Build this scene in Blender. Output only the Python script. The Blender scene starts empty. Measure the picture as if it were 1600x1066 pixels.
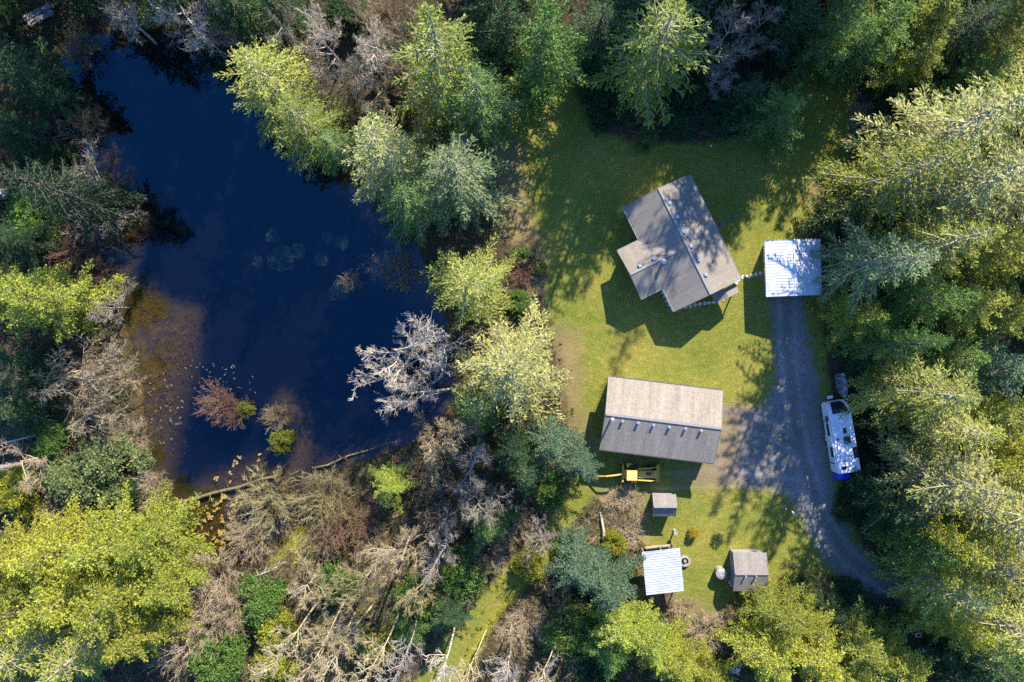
import bpy, math, random
import numpy as np
from mathutils import Vector, Matrix

# ------------------------------------------------------------------ camera, sky, sun
CAM_H = 96.0
FPX = 30.0 / 36.0 * 1600.0
scene = bpy.context.scene
cam_data = bpy.data.cameras.new('camera'); cam_data.lens = 30.0; cam_data.sensor_width = 36.0
cam_data.clip_start = 0.5; cam_data.clip_end = 3000.0
cam = bpy.data.objects.new('camera', cam_data); scene.collection.objects.link(cam)
cam.location = (0, 0, CAM_H); cam.rotation_euler = (0, 0, 0)
scene.camera = cam

SUN_EL = math.radians(35.0)
SUN_AZ = math.atan2(0.38, 0.925)          # clockwise from +Y, towards the upper right of the photo
sun_vec = Vector((math.sin(SUN_AZ) * math.cos(SUN_EL), math.cos(SUN_AZ) * math.cos(SUN_EL), math.sin(SUN_EL)))
world = bpy.data.worlds.new('World'); scene.world = world; world.use_nodes = True
wn = world.node_tree.nodes; wl = world.node_tree.links
sky = wn.new('ShaderNodeTexSky'); sky.sky_type = 'NISHITA'; sky.sun_disc = False
sky.sun_elevation = SUN_EL; sky.sun_rotation = SUN_AZ; sky.air_density = 1.2; sky.dust_density = 0.4; sky.ozone_density = 8.0
wn['Background'].inputs['Strength'].default_value = 0.125
tint = wn.new('ShaderNodeMix'); tint.data_type = 'RGBA'; tint.blend_type = 'MULTIPLY'; tint.inputs[0].default_value = 1.0
tint.inputs[7].default_value = (0.72, 0.94, 1.22, 1); wl.new(sky.outputs[0], tint.inputs[6])
wl.new(tint.outputs[2], wn['Background'].inputs[0])
sd = bpy.data.lights.new('sun', 'SUN'); sd.energy = 5.0; sd.angle = math.radians(0.55); sd.color = (1.0, 0.90, 0.74)
sun = bpy.data.objects.new('sun', sd); scene.collection.objects.link(sun)
sun.rotation_euler = sun_vec.to_track_quat('Z', 'Y').to_euler()
scene.view_settings.view_transform = 'Standard'; scene.view_settings.look = 'None'
scene.view_settings.exposure = 1.32; scene.view_settings.gamma = 1.0
cy = scene.cycles
cy.max_bounces = 6; cy.diffuse_bounces = 3; cy.glossy_bounces = 2; cy.transmission_bounces = 4; cy.transparent_max_bounces = 8
cy.use_denoising = False
cy.caustics_reflective = False; cy.caustics_refractive = False

random.seed(7)
ORD = ['first', 'second', 'third', 'fourth', 'fifth', 'sixth', 'seventh', 'eighth', 'ninth', 'tenth', 'eleventh', 'twelfth', 'thirteenth', 'fourteenth', 'fifteenth', 'sixteenth', 'seventeenth', 'eighteenth', 'nineteenth', 'twentieth', 'twenty-first', 'twenty-second', 'twenty-third', 'twenty-fourth', 'twenty-fifth', 'twenty-sixth', 'twenty-seventh', 'twenty-eighth', 'twenty-ninth', 'thirtieth']
COL = scene.collection

def P(px, py, z=0.0):
    s = (CAM_H - z) / FPX
    return Vector(((px - 800) * s, -(py - 533) * s, z))

# ------------------------------------------------------------------ material helpers
def new_mat(name):
    m = bpy.data.materials.new(name); m.use_nodes = True
    return m, m.node_tree.nodes, m.node_tree.links, m.node_tree.nodes['Principled BSDF']

def noise(n, l, scale, detail=4, rough=0.6, coord=None, vec='Object'):
    t = n.new('ShaderNodeTexNoise'); t.inputs['Scale'].default_value = scale
    t.inputs['Detail'].default_value = detail; t.inputs['Roughness'].default_value = rough
    if coord is None:
        coord = n.new('ShaderNodeTexCoord').outputs[vec]
    l.new(coord, t.inputs['Vector'])
    return t.outputs['Fac']

def ramp(n, l, fac, stops):
    r = n.new('ShaderNodeValToRGB'); l.new(fac, r.inputs[0])
    e = r.color_ramp.elements
    while len(e) < len(stops): e.new(0.5)
    for i, (p, c) in enumerate(stops):
        e[i].position = p; e[i].color = (c[0], c[1], c[2], 1)
    return r.outputs[0]

def mixc(n, l, fac, a, b, mode='MIX'):
    m = n.new('ShaderNodeMix'); m.data_type = 'RGBA'; m.blend_type = mode
    for s, v in ((m.inputs[0], fac), (m.inputs[6], a), (m.inputs[7], b)):
        if isinstance(v, (int, float)): s.default_value = v
        elif isinstance(v, tuple): s.default_value = (v[0], v[1], v[2], 1)
        else: l.new(v, s)
    return m.outputs[2]

def math_(n, l, op, a, b=0.0, clamp=False):
    m = n.new('ShaderNodeMath'); m.operation = op; m.use_clamp = clamp
    for i, v in enumerate((a, b)):
        if isinstance(v, (int, float)): m.inputs[i].default_value = v
        else: l.new(v, m.inputs[i])
    return m.outputs[0]

def bump(n, l, b, height, strength=0.4, dist=0.05):
    k = n.new('ShaderNodeBump'); k.inputs['Strength'].default_value = strength; k.inputs['Distance'].default_value = dist
    l.new(height, k.inputs['Height']); l.new(k.outputs[0], b.inputs['Normal'])

def mat_noise(name, c1, c2, scale=3.0, rough=0.8, bstr=0.3, metallic=0.0, c3=None, bscale=None, bdist=0.03):
    m, n, l, b = new_mat(name)
    f = noise(n, l, scale, 5)
    stops = [(0.32, c1), (0.68, c2)] if c3 is None else [(0.3, c1), (0.5, c2), (0.72, c3)]
    l.new(ramp(n, l, f, stops), b.inputs['Base Color'])
    b.inputs['Roughness'].default_value = rough; b.inputs['Metallic'].default_value = metallic
    if bstr: bump(n, l, b, noise(n, l, bscale or scale * 6, 3), bstr, bdist)
    return m

def mat_foliage(name, transl=0.35, var=0.45, spec=0.25, hue=None):
    # colour comes from the object's own colour, varied per leaf and per limb
    m, n, l, b = new_mat(name)
    oi = n.new('ShaderNodeObjectInfo'); geo = n.new('ShaderNodeNewGeometry')
    at = n.new('ShaderNodeAttribute'); at.attribute_name = 'clump'
    r = geo.outputs['Random Per Island']
    v = math_(n, l, 'MULTIPLY', r, var)
    v2 = math_(n, l, 'MULTIPLY', at.outputs['Fac'], var)
    s = math_(n, l, 'ADD', math_(n, l, 'ADD', v, v2), 1.0 - var)
    c = mixc(n, l, 1.0, oi.outputs['Color'], s, 'MULTIPLY')
    yel = mixc(n, l, 1.0, c, hue or (1.35, 1.15, 0.75), 'MULTIPLY')
    f = math_(n, l, 'MULTIPLY', math_(n, l, 'POWER', r, 2.5), 0.45)
    c = mixc(n, l, f, c, yel)
    l.new(c, b.inputs['Base Color']); b.inputs['Roughness'].default_value = 0.55
    b.inputs['Specular IOR Level'].default_value = spec
    tr = n.new('ShaderNodeBsdfTranslucent'); l.new(mixc(n, l, 1.0, c, (1.25, 1.3, 0.6), 'MULTIPLY'), tr.inputs[0])
    mx = n.new('ShaderNodeMixShader'); mx.inputs[0].default_value = transl
    l.new(b.outputs[0], mx.inputs[1]); l.new(tr.outputs[0], mx.inputs[2])
    l.new(mx.outputs[0], n['Material Output'].inputs[0])
    return m

def mat_wood(name):
    m, n, l, b = new_mat(name)
    oi = n.new('ShaderNodeObjectInfo')
    f = noise(n, l, 2.2, 5)
    s = ramp(n, l, f, [(0.3, (0.55, 0.5, 0.42)), (0.7, (1.15, 1.12, 1.05))])
    l.new(mixc(n, l, 1.0, oi.outputs['Color'], s, 'MULTIPLY'), b.inputs['Base Color'])
    b.inputs['Roughness'].default_value = 0.9; b.inputs['Specular IOR Level'].default_value = 0.1
    return m

# ------------------------------------------------------------------ mesh helpers
def quad_mesh(name, V, F, mat, clump=None, smooth=False):
    V = np.asarray(V, np.float32); F = np.asarray(F, np.int32); k = F.shape[1]
    me = bpy.data.meshes.new(name)
    me.vertices.add(len(V)); me.vertices.foreach_set('co', V.ravel())
    me.loops.add(F.size); me.loops.foreach_set('vertex_index', F.ravel())
    me.polygons.add(len(F)); me.polygons.foreach_set('loop_start', np.arange(0, F.size, k, dtype=np.int32))
    if clump is not None:
        a = me.attributes.new('clump', 'FLOAT', 'FACE'); a.data.foreach_set('value', np.asarray(clump, np.float32))
    me.polygons.foreach_set('use_smooth', np.full(len(F), smooth))
    me.materials.append(mat); me.update(calc_edges=True)
    return me

def link(name, me, parent=None):
    o = bpy.data.objects.new(name, me); COL.objects.link(o)
    if parent: o.parent = parent
    return o

def tag(o, label=None, cat=None, group=None, kind=None):
    if label: o['label'] = label
    if cat: o['category'] = cat
    if group: o['group'] = group
    if kind: o['kind'] = kind
    return o

def empty(name, loc=(0, 0, 0), rz=0.0, label=None, cat=None, group=None):
    o = bpy.data.objects.new(name, None); COL.objects.link(o); o.empty_display_size = 0.3
    o.location = loc; o.rotation_euler = (0, 0, rz)
    return tag(o, label, cat, group)

class MB:
    """collects boxes, prisms, tubes, lathes; build() links them as one mesh object"""
    def __init__(s): s.v = []; s.f = []
    def add(s, vs, fs):
        b = len(s.v); s.v += [tuple(v) for v in vs]; s.f += [tuple(i + b for i in f) for f in fs]; return s
    def box(s, c, d, rz=0.0, rx=0.0, ry=0.0, taper=1.0):
        M = Matrix.Translation(c) @ Matrix.Rotation(rz, 4, 'Z') @ Matrix.Rotation(ry, 4, 'Y') @ Matrix.Rotation(rx, 4, 'X')
        vs = []
        for z in (-1, 1):
            t = taper if z > 0 else 1.0
            for x, y in ((-1, -1), (1, -1), (1, 1), (-1, 1)):
                vs.append(M @ Vector((x * d[0] / 2 * t, y * d[1] / 2 * t, z * d[2] / 2)))
        return s.add(vs, [(3, 2, 1, 0), (4, 5, 6, 7), (0, 1, 5, 4), (1, 2, 6, 5), (2, 3, 7, 6), (3, 0, 4, 7)])
    def tube(s, pts, rad, n=8, caps=True):
        pts = [Vector(p) for p in pts]; rs = rad if isinstance(rad, (list, tuple)) else [rad] * len(pts)
        vs = []; fs = []
        for i, p in enumerate(pts):
            t = (pts[min(i + 1, len(pts) - 1)] - pts[max(i - 1, 0)]).normalized()
            a = t.cross(Vector((0.13, 0.31, 0.94)));
            if a.length < 0.1: a = t.cross(Vector((1, 0, 0)))
            a.normalize(); b = t.cross(a)
            for k in range(n):
                q = 2 * math.pi * k / n
                vs.append(p + (a * math.cos(q) + b * math.sin(q)) * rs[i])
        for i in range(len(pts) - 1):
            for k in range(n):
                fs.append((i * n + k, i * n + (k + 1) % n, (i + 1) * n + (k + 1) % n, (i + 1) * n + k))
        if caps: fs += [tuple(range(n))[::-1], tuple(range((len(pts) - 1) * n, len(pts) * n))]
        return s.add(vs, fs)
    def lathe(s, prof, c=(0, 0, 0), n=20, rot=None):
        vs = []; fs = []
        R = rot or Matrix.Identity(3)
        for r, z in prof:
            for k in range(n):
                q = 2 * math.pi * k / n
                vs.append(Vector(c) + R @ Vector((r * math.cos(q), r * math.sin(q), z)))
        for i in range(len(prof) - 1):
            for k in range(n):
                fs.append((i * n + k, i * n + (k + 1) % n, (i + 1) * n + (k + 1) % n, (i + 1) * n + k))
        return s.add(vs, fs)
    def prism(s, poly, z0, z1):
        n = len(poly)
        vs = [(x, y, z0) for x, y in poly] + [(x, y, z1) for x, y in poly]
        return s.add(vs, [tuple(range(n))[::-1], tuple(range(n, 2 * n))] + [(i, (i + 1) % n, n + (i + 1) % n, n + i) for i in range(n)])
    def build(s, name, mat, parent=None, bevel=0.0, smooth=False, seg=2):
        me = bpy.data.meshes.new(name); me.from_pydata(s.v, [], s.f); me.update(); me.materials.append(mat)
        o = link(name, me, parent)
        if smooth:
            for p in me.polygons: p.use_smooth = True
        if bevel:
            m = o.modifiers.new('bevel', 'BEVEL'); m.width = bevel; m.segments = seg; m.limit_method = 'ANGLE'
        return o

# ------------------------------------------------------------------ outlines in the ground plane (metres)
def poly_m(px, z=0.0): return np.array([[P(a, b, z).x, P(a, b, z).y] for a, b in px])

def sdf(pts, poly):
    """signed distance, positive inside"""
    d2 = np.full(len(pts), 1e9); inside = np.zeros(len(pts), bool)
    x, y = pts[:, 0], pts[:, 1]
    for i in range(len(poly)):
        a = poly[i]; b = poly[(i + 1) % len(poly)]; e = b - a
        t = np.clip(((x - a[0]) * e[0] + (y - a[1]) * e[1]) / (e @ e), 0, 1)
        d2 = np.minimum(d2, (x - a[0] - t * e[0]) ** 2 + (y - a[1] - t * e[1]) ** 2)
        c = (a[1] > y) != (b[1] > y)
        if abs(e[1]) > 1e-9:
            inside ^= c & (x < e[0] * (y - a[1]) / e[1] + a[0])
    d = np.sqrt(d2)
    return np.where(inside, d, -d)

POND = poly_m([(92,95),(112,60),(170,48),(240,40),(330,36),(400,80),(450,150),(500,225),(545,275),(600,328),(645,372),(668,430),
    (695,500),(708,560),(708,625),(682,665),(640,692),(560,722),(480,762),(455,800),(425,850),(385,872),(340,888),(312,860),(296,812),(262,785),
    (238,735),(228,670),(222,600),(208,545),(190,490),(182,430),(150,385),(118,330),(105,260),(100,200),(85,140)])
LAWN = poly_m([(775,240),(800,140),(870,100),(905,150),(940,203),(1000,224),(1100,222),(1160,214),(1215,190),(1230,120),(1270,92),(1330,130),
    (1350,190),(1322,262),(1278,290),(1270,372),(1284,470),(1296,600),(1310,700),(1318,780),(1345,850),(1380,895),(1300,905),(1262,925),(1200,945),
    (1110,965),(1062,950),(1035,905),(1000,850),(985,805),(935,772),(905,800),(872,852),(812,918),(752,985),(712,1066),(650,1066),(716,965),
    (790,885),(850,822),(884,770),(898,700),(890,640),(880,560),(850,500),(852,420),(800,372),(772,330)])
DRIVE = poly_m([(1203,455),(1252,455),(1260,520),(1278,590),(1291,700),(1302,780),(1330,842),(1378,892),(1440,903),(1520,912),(1522,962),(1440,950),
    (1385,932),(1322,908),(1284,872),(1254,815),(1232,770),(1160,757),(1088,752),(1092,736),(1117,722),(1128,680),(1128,634),(1190,640),(1213,600),(1209,520)])
DRY = [poly_m(p) for p in (
    [(775,230),(815,220),(825,330),(850,390),(850,480),(815,470),(800,380),(765,330)],
    [(850,500),(905,520),(910,640),(935,700),(915,740),(885,700),(880,600)],
    [(1045,930),(1120,950),(1140,1000),(1110,1030),(1060,990)],
    [(1262,280),(1300,270),(1290,370),(1268,372)],
    [(940,760),(1010,770),(1010,830),(985,870),(930,860)],
    [(1000,860),(1030,930),(1040,950),(990,930),(985,870)],
    [(1128,632),(1166,640),(1160,700),(1150,745),(1120,765),(1060,755),(1060,738),(1117,722)])]
SHALLOW = [poly_m(p) for p in (
    [(160,440),(225,455),(262,480),(300,490),(292,560),(278,620),(262,690),(258,770),(225,770),(200,600)],
    [(262,775),(300,768),(380,735),(440,715),(448,675),(425,640),(432,625),(462,640),(478,700),(470,760),(455,850),(380,900),(280,880)],
    [(80,130),(130,150),(190,250),(205,330),(200,400),(190,450),(100,400),(60,200)],
    [(600,350),(660,360),(690,440),(650,470),(620,430)])]
MOSS = [poly_m(p) for p in ([(420,880),(470,820),(500,860),(450,920)],[(860,820),(900,800),(880,850),(780,960),(720,1066),(650,1066),(740,960)])]
DECKBED = poly_m([(905,735),(1010,735),(1030,770),(1000,800),(905,790)])

TRACK = [np.array([[P(a, b).x, P(a, b).y] for a, b in q]) for q in (
    [(1229,462),(1230,540),(1240,640),(1258,730),(1283,810),(1326,872),(1400,925),(1500,940)], [(1250,700),(1205,672),(1130,655)], [(1235,760),(1150,748),(1030,752)])]
def line_dist(pts, ln):
    d2 = np.full(len(pts), 1e9)
    for a, b in zip(ln[:-1], ln[1:]):
        e = b - a; t = np.clip(((pts[:, 0] - a[0]) * e[0] + (pts[:, 1] - a[1]) * e[1]) / (e @ e), 0, 1)
        d2 = np.minimum(d2, (pts[:, 0] - a[0] - t * e[0]) ** 2 + (pts[:, 1] - a[1] - t * e[1]) ** 2)
    return np.sqrt(d2)

WATER_Z = -0.35
def hnoise(x, y):
    return (np.sin(x * 0.31 + 1.3) * np.cos(y * 0.27 + 0.4) + 0.5 * np.sin(x * 0.83 + y * 0.61) + 0.35 * np.sin(x * 1.7 - y * 1.3 + 2.0)) * 0.5

def height_from(x, y, dp, dl, dd):
    flat = np.clip((np.maximum(dl, dd) + 5.0) / 5.0, 0, 1)
    h = hnoise(x, y) * 0.35 * (1 - flat)
    out = np.clip(-dp / 4.0, 0, 1)
    h = (h + 0.35) * (out * out * (3 - 2 * out)) - 0.35
    bed = -0.35 - np.clip(dp, 0, 12) * 0.16 - 0.08 * np.clip(dp, 0, 1) * (1 + hnoise(x * 3, y * 3))
    return np.where(dp > 0, bed, h)

def ground_z(x, y):
    p = np.array([[x, y]])
    return float(height_from(p[:, 0], p[:, 1], sdf(p, POND), sdf(p, LAWN), sdf(p, DRIVE))[0])
# ------------------------------------------------------------------ ground, lawn, driveway, pond bed
def ground_material():
    m, n, l, b = new_mat('ground_cover')
    tc = n.new('ShaderNodeTexCoord').outputs['Object']
    def att(name):
        a = n.new('ShaderNodeAttribute'); a.attribute_name = name; return a.outputs['Fac']
    n1 = noise(n, l, 1.1, 6, 0.65, tc); n2 = noise(n, l, 0.25, 4, 0.6, tc); n3 = noise(n, l, 9.0, 4, 0.7, tc); n4 = noise(n, l, 30.0, 3, 0.7, tc)
    def mask(name, soft=0.5, amp=1.6, off=0.0):
        d = att(name)
        j = math_(n, l, 'MULTIPLY', math_(n, l, 'SUBTRACT', n1, 0.5), amp)
        j = math_(n, l, 'ADD', j, math_(n, l, 'MULTIPLY', math_(n, l, 'SUBTRACT', n3, 0.5), amp * 0.8))
        v = math_(n, l, 'ADD', math_(n, l, 'ADD', d, j), off)
        return math_(n, l, 'ADD', math_(n, l, 'DIVIDE', v, soft * 2), 0.5, True)
    forest = ramp(n, l, n1, [(0.25, (0.020, 0.022, 0.010)), (0.42, (0.055, 0.042, 0.022)), (0.55, (0.10, 0.075, 0.045)), (0.75, (0.05, 0.065, 0.018))])
    forest = mixc(n, l, math_(n, l, 'MULTIPLY', n3, 0.7), forest, ramp(n, l, n4, [(0.3, (0.03, 0.025, 0.015)), (0.7, (0.17, 0.13, 0.085))]))
    grass = ramp(n, l, n2, [(0.38, (0.085, 0.155, 0.024)), (0.5, (0.155, 0.215, 0.030)), (0.60, (0.33, 0.31, 0.07))])
    grass = mixc(n, l, 0.6, grass, ramp(n, l, n1, [(0.38, (0.075, 0.14, 0.02)), (0.52, (0.17, 0.205, 0.03)), (0.64, (0.40, 0.34, 0.13))]))
    grass = mixc(n, l, 0.5, grass, ramp(n, l, n3, [(0.34, (0.08, 0.15, 0.018)), (0.66, (0.36, 0.36, 0.06))]))
    grass = mixc(n, l, 0.28, grass, ramp(n, l, noise(n, l, 4.5, 6, 0.75, tc), [(0.36, (0.05, 0.10, 0.02)), (0.5, (0.20, 0.22, 0.04)), (0.62, (0.55, 0.45, 0.16))]))
    # mowing arcs around the house
    mp = n.new('ShaderNodeMapping'); hc = P(1060, 400); mp.inputs['Location'].default_value = (-hc.x, -hc.y, 0)
    l.new(tc, mp.inputs['Vector'])
    wv = n.new('ShaderNodeTexWave'); wv.wave_type = 'RINGS'; wv.rings_direction = 'Z'; wv.inputs['Scale'].default_value = 0.36
    wv.inputs['Distortion'].default_value = 3.0; wv.inputs['Detail'].default_value = 3; wv.inputs['Detail Scale'].default_value = 0.8
    l.new(mp.outputs[0], wv.inputs['Vector'])
    grass = mixc(n, l, math_(n, l, 'MULTIPLY', math_(n, l, 'POWER', wv.outputs['Fac'], 2.0), math_(n, l, 'MULTIPLY', n2, 0.8)), grass, (0.26, 0.17, 0.03))
    dry = ramp(n, l, n3, [(0.28, (0.13, 0.10, 0.045)), (0.5, (0.26, 0.20, 0.10)), (0.75, (0.36, 0.29, 0.16))])
    gravel = ramp(n, l, n4, [(0.25, (0.13, 0.13, 0.13)), (0.5, (0.24, 0.235, 0.22)), (0.8, (0.38, 0.36, 0.33))])
    gravel = mixc(n, l, 0.5, gravel, ramp(n, l, n1, [(0.3, (0.16, 0.15, 0.135)), (0.7, (0.30, 0.29, 0.27))]))
    rut = att('rut_d')      # distance from the wheel lines
    rf = math_(n, l, 'SUBTRACT', 1.0, math_(n, l, 'DIVIDE', math_(n, l, 'ABSOLUTE', math_(n, l, 'SUBTRACT', rut, 0.85)), 0.42), True)
    rf = math_(n, l, 'MULTIPLY', rf, math_(n, l, 'ADD', 0.35, n1))
    gravel = mixc(n, l, math_(n, l, 'MULTIPLY', rf, 0.38), gravel, (0.42, 0.40, 0.37))
    cf = math_(n, l, 'SUBTRACT', 1.0, math_(n, l, 'DIVIDE', rut, 0.5), True)
    gravel = mixc(n, l, math_(n, l, 'MULTIPLY', cf, math_(n, l, 'MULTIPLY', n1, 0.7)), gravel, (0.12, 0.12, 0.06))
    grass = mixc(n, l, math_(n, l, 'MULTIPLY', rf, 0.5), grass, (0.40, 0.33, 0.18))
    mud = ramp(n, l, n3, [(0.34, (0.014, 0.010, 0.005)), (0.5, (0.085, 0.048, 0.011)), (0.68, (0.24, 0.14, 0.045))])
    mud = mixc(n, l, 0.5, mud, ramp(n, l, n1, [(0.38, (0.02, 0.016, 0.008)), (0.62, (0.17, 0.11, 0.025))]))
    moss = ramp(n, l, n3, [(0.3, (0.17, 0.19, 0.012)), (0.7, (0.46, 0.42, 0.035))])
    deep = (0.0008, 0.0022, 0.008)  # light lost in deep water, painted into the bed colour as dark navy
    c = forest
    c = mixc(n, l, mask('moss_d', 0.5, 2.0), c, moss)
    c = mixc(n, l, mask('lawn_d', 0.35, 1.0), c, grass)
    c = mixc(n, l, mask('drive_d', 0.55, 2.2), c, gravel)
    c = mixc(n, l, math_(n, l, 'MULTIPLY', mask('dry_d', 1.0, 3.2), 0.8), c, dry)
    bank = mask('pond_d', 0.9, 1.2, 0.3)
    c = mixc(n, l, bank, c, mud)
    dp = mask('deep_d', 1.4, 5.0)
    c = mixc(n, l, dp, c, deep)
    big = noise(n, l, 0.11, 4, 0.65, tc)
    c = mixc(n, l, math_(n, l, 'MULTIPLY', mask('lawn_d', 0.35, 1.0), 0.8), c, ramp(n, l, big, [(0.38, (0.78, 0.86, 0.8)), (0.5, (1, 1, 1)), (0.62, (1.25, 1.1, 1.2))]), 'MULTIPLY')
    l.new(c, b.inputs['Base Color']); b.inputs['Roughness'].default_value = 0.95; b.inputs['Specular IOR Level'].default_value = 0.1
    bump(n, l, b, math_(n, l, 'ADD', math_(n, l, 'ADD', n3, n4), math_(n, l, 'MULTIPLY', n1, 1.5)), 0.8, 0.16)
    return m

def build_ground():
    gm = ground_material()
    def axis(lo, hi, step, far):
        a = list(np.arange(lo, hi + 1e-6, step)); s = step
        x = a[-1]
        while x < far: s = min(s * 1.35, 60); x += s; a.append(x)
        x = a[0]; s = step
        while x > -far: s = min(s * 1.35, 60); x -= s; a.insert(0, x)
        return np.array(a)
    xs = axis(-64, 64, 0.4, 600); ys = axis(-44, 46, 0.4, 600)
    X, Y = np.meshgrid(xs, ys); pts = np.stack([X.ravel(), Y.ravel()], 1)
    dp = sdf(pts, POND); dl = sdf(pts, LAWN); dd = sdf(pts, DRIVE)
    rut = np.min([line_dist(pts, q) for q in TRACK], 0)
    dry = np.max([sdf(pts, q) for q in DRY], 0); moss = np.max([sdf(pts, q) for q in MOSS], 0)
    sh = np.max([sdf(pts, q) for q in SHALLOW], 0)
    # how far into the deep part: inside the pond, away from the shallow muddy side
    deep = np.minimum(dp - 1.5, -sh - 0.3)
    Z = height_from(pts[:, 0], pts[:, 1], dp, dl, dd)
    Z = np.where((sh > 0) & (dp > 0), np.maximum(Z, -0.75 + 0.06 * hnoise(pts[:, 0] * 2, pts[:, 1] * 2)), Z)
    V = np.column_stack([pts, Z]); w = len(xs); h = len(ys)
    i = (np.arange(h - 1)[:, None] * w + np.arange(w - 1)[None, :]).ravel()
    F = np.column_stack([i, i + 1, i + w + 1, i + w])
    fc = lambda a: a[F].mean(1)
    zone = np.zeros(len(F), int)
    zone[fc(dl) > 0] = 1; zone[fc(dd) > 0] = 2; zone[fc(dp) > 0] = 3
    atts = {'lawn_d': dl, 'drive_d': dd, 'pond_d': dp, 'dry_d': dry, 'moss_d': moss, 'deep_d': deep, 'rut_d': rut}
    for z, nm in enumerate(('ground', 'lawn', 'driveway', 'pond_bed')):
        f = F[zone == z]; used, inv = np.unique(f, return_inverse=True)
        me = quad_mesh(nm, V[used], inv.reshape(f.shape), gm, smooth=True)
        for k, a in atts.items():
            at = me.attributes.new(k, 'FLOAT', 'POINT'); at.data.foreach_set('value', np.clip(a[used], -6, 6).astype(np.float32))
        tag(link(nm, me), kind='structure', label={'ground': 'brown leaf strewn forest floor', 'lawn': 'mown green and yellow lawn around the house',
            'driveway': 'grey gravel driveway curving past the trailer', 'pond_bed': 'muddy brown bottom of the pond'}[nm])
build_ground()

def build_water():
    m, n, l, b = new_mat('pond_water'); n.remove(b)
    tr = n.new('ShaderNodeBsdfTransparent'); tr.inputs[0].default_value = (0.72, 0.74, 0.76, 1)
    gl = n.new('ShaderNodeBsdfGlossy'); gl.inputs['Roughness'].default_value = 0.015; gl.inputs['Color'].default_value = (0.15, 0.52, 0.72, 1)
    fr = n.new('ShaderNodeFresnel'); fr.inputs['IOR'].default_value = 1.75
    bp = n.new('ShaderNodeBump'); bp.inputs['Strength'].default_value = 0.05; bp.inputs['Distance'].default_value = 0.02
    l.new(noise(n, l, 1.6, 3), bp.inputs['Height']); l.new(bp.outputs[0], gl.inputs['Normal'])
    geo = n.new('ShaderNodeNewGeometry'); fac = math_(n, l, 'MULTIPLY', fr.outputs[0], math_(n, l, 'SUBTRACT', 1.0, geo.outputs['Backfacing']))
    mx = n.new('ShaderNodeMixShader'); l.new(fac, mx.inputs[0]); l.new(tr.outputs[0], mx.inputs[1]); l.new(gl.outputs[0], mx.inputs[2])
    l.new(mx.outputs[0], n['Material Output'].inputs[0])
    xs = np.arange(-56, 2, 1.0); ys = np.arange(-30, 40, 1.0)
    X, Y = np.meshgrid(xs, ys); pts = np.stack([X.ravel(), Y.ravel()], 1); d = sdf(pts, POND)
    w = len(xs); h = len(ys)
    i = (np.arange(h - 1)[:, None] * w + np.arange(w - 1)[None, :]).ravel()
    F = np.column_stack([i, i + 1, i + w + 1, i + w]); F = F[d[F].max(1) > -0.4]
    used, inv = np.unique(F, return_inverse=True)
    V = np.column_stack([pts[used], np.full(len(used), WATER_Z)])
    tag(link('water', quad_mesh('water', V, inv.reshape(F.shape), m)), kind='structure', label='still dark blue water of the pond')
build_water()

# ------------------------------------------------------------------ plant generators
def unit(a): return a / np.maximum(np.linalg.norm(a, axis=-1, keepdims=True), 1e-9)

def tubes(Pth, R, S=3):
    """Pth (N,K,3), R (N,K) -> verts, quads"""
    N, K, _ = Pth.shape
    T = unit(np.gradient(Pth, axis=1))
    ref = np.array([0.13, 0.31, 0.94]); A = np.cross(T, ref); bad = np.linalg.norm(A, axis=-1) < 0.15
    A[bad] = np.cross(T[bad], np.array([1.0, 0, 0])); A = unit(A); B = np.cross(T, A)
    q = 2 * np.pi * np.arange(S) / S
    V = Pth[:, :, None, :] + R[:, :, None, None] * (A[:, :, None, :] * np.cos(q)[None, None, :, None] + B[:, :, None, :] * np.sin(q)[None, None, :, None])
    idx = np.arange(N * K * S).reshape(N, K, S)
    a = idx[:, :-1, :]; b = idx[:, 1:, :]
    F = np.stack([a, np.roll(a, -1, 2), np.roll(b, -1, 2), b], -1).reshape(-1, 4)
    return V.reshape(-1, 3), F

def cat_mesh(name, parts, mat, smooth=False):
    V = []; F = []; o = 0
    for v, f in parts: V.append(v); F.append(f + o); o += len(v)
    return quad_mesh(name, np.concatenate(V), np.concatenate(F), mat, smooth=smooth)

def leaves(C, D, S, L, W):
    """kite leaves: centre, long dir, side dir"""
    v = np.stack([C - D * (L * .5)[:, None], C + S * (W * .5)[:, None] + D * (L * .05)[:, None], C + D * (L * .5)[:, None], C - S * (W * .5)[:, None] + D * (L * .05)[:, None]], 1)
    return v.reshape(-1, 3), np.arange(len(C) * 4).reshape(-1, 4)

def grow(p, d, L, K, wig, up, rng):
    pts = [p]; dd = unit(d)
    for k in range(K):
        dd = unit(dd + rng.normal(0, wig, dd.shape) + np.array([0, 0, up]))
        p = p + dd * (L / K)[:, None]; pts.append(p)
    return np.stack(pts, 1)

def kids(Pth, n, s0, s1, ang, rng):
    """n children per path: start points, directions, index of the parent, position along it"""
    N, K, _ = Pth.shape
    par = np.repeat(np.arange(N), n); s = s0 + (s1 - s0) * ((np.tile(np.arange(n), N) + rng.random(N * n)) / n)
    x = s * (K - 1); i = np.minimum(x.astype(int), K - 2); f = (x - i)[:, None]
    a = Pth[par, i]; b = Pth[par, i + 1]; p = a * (1 - f) + b * f; t = unit(b - a)
    r = unit(np.cross(t, rng.normal(0, 1, t.shape)))
    A = (ang * (0.7 + 0.6 * rng.random(len(par))))[:, None]
    return p, unit(t * np.cos(A) + r * np.sin(A)), par, s

WOOD = mat_wood('bark'); NEEDLE = mat_foliage('needles', 0.30, 0.50); FROND = mat_foliage('cedar_fronds', 0.32, 0.58); LEAF = mat_foliage('shrub_leaves', 0.4, 0.5)

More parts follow.
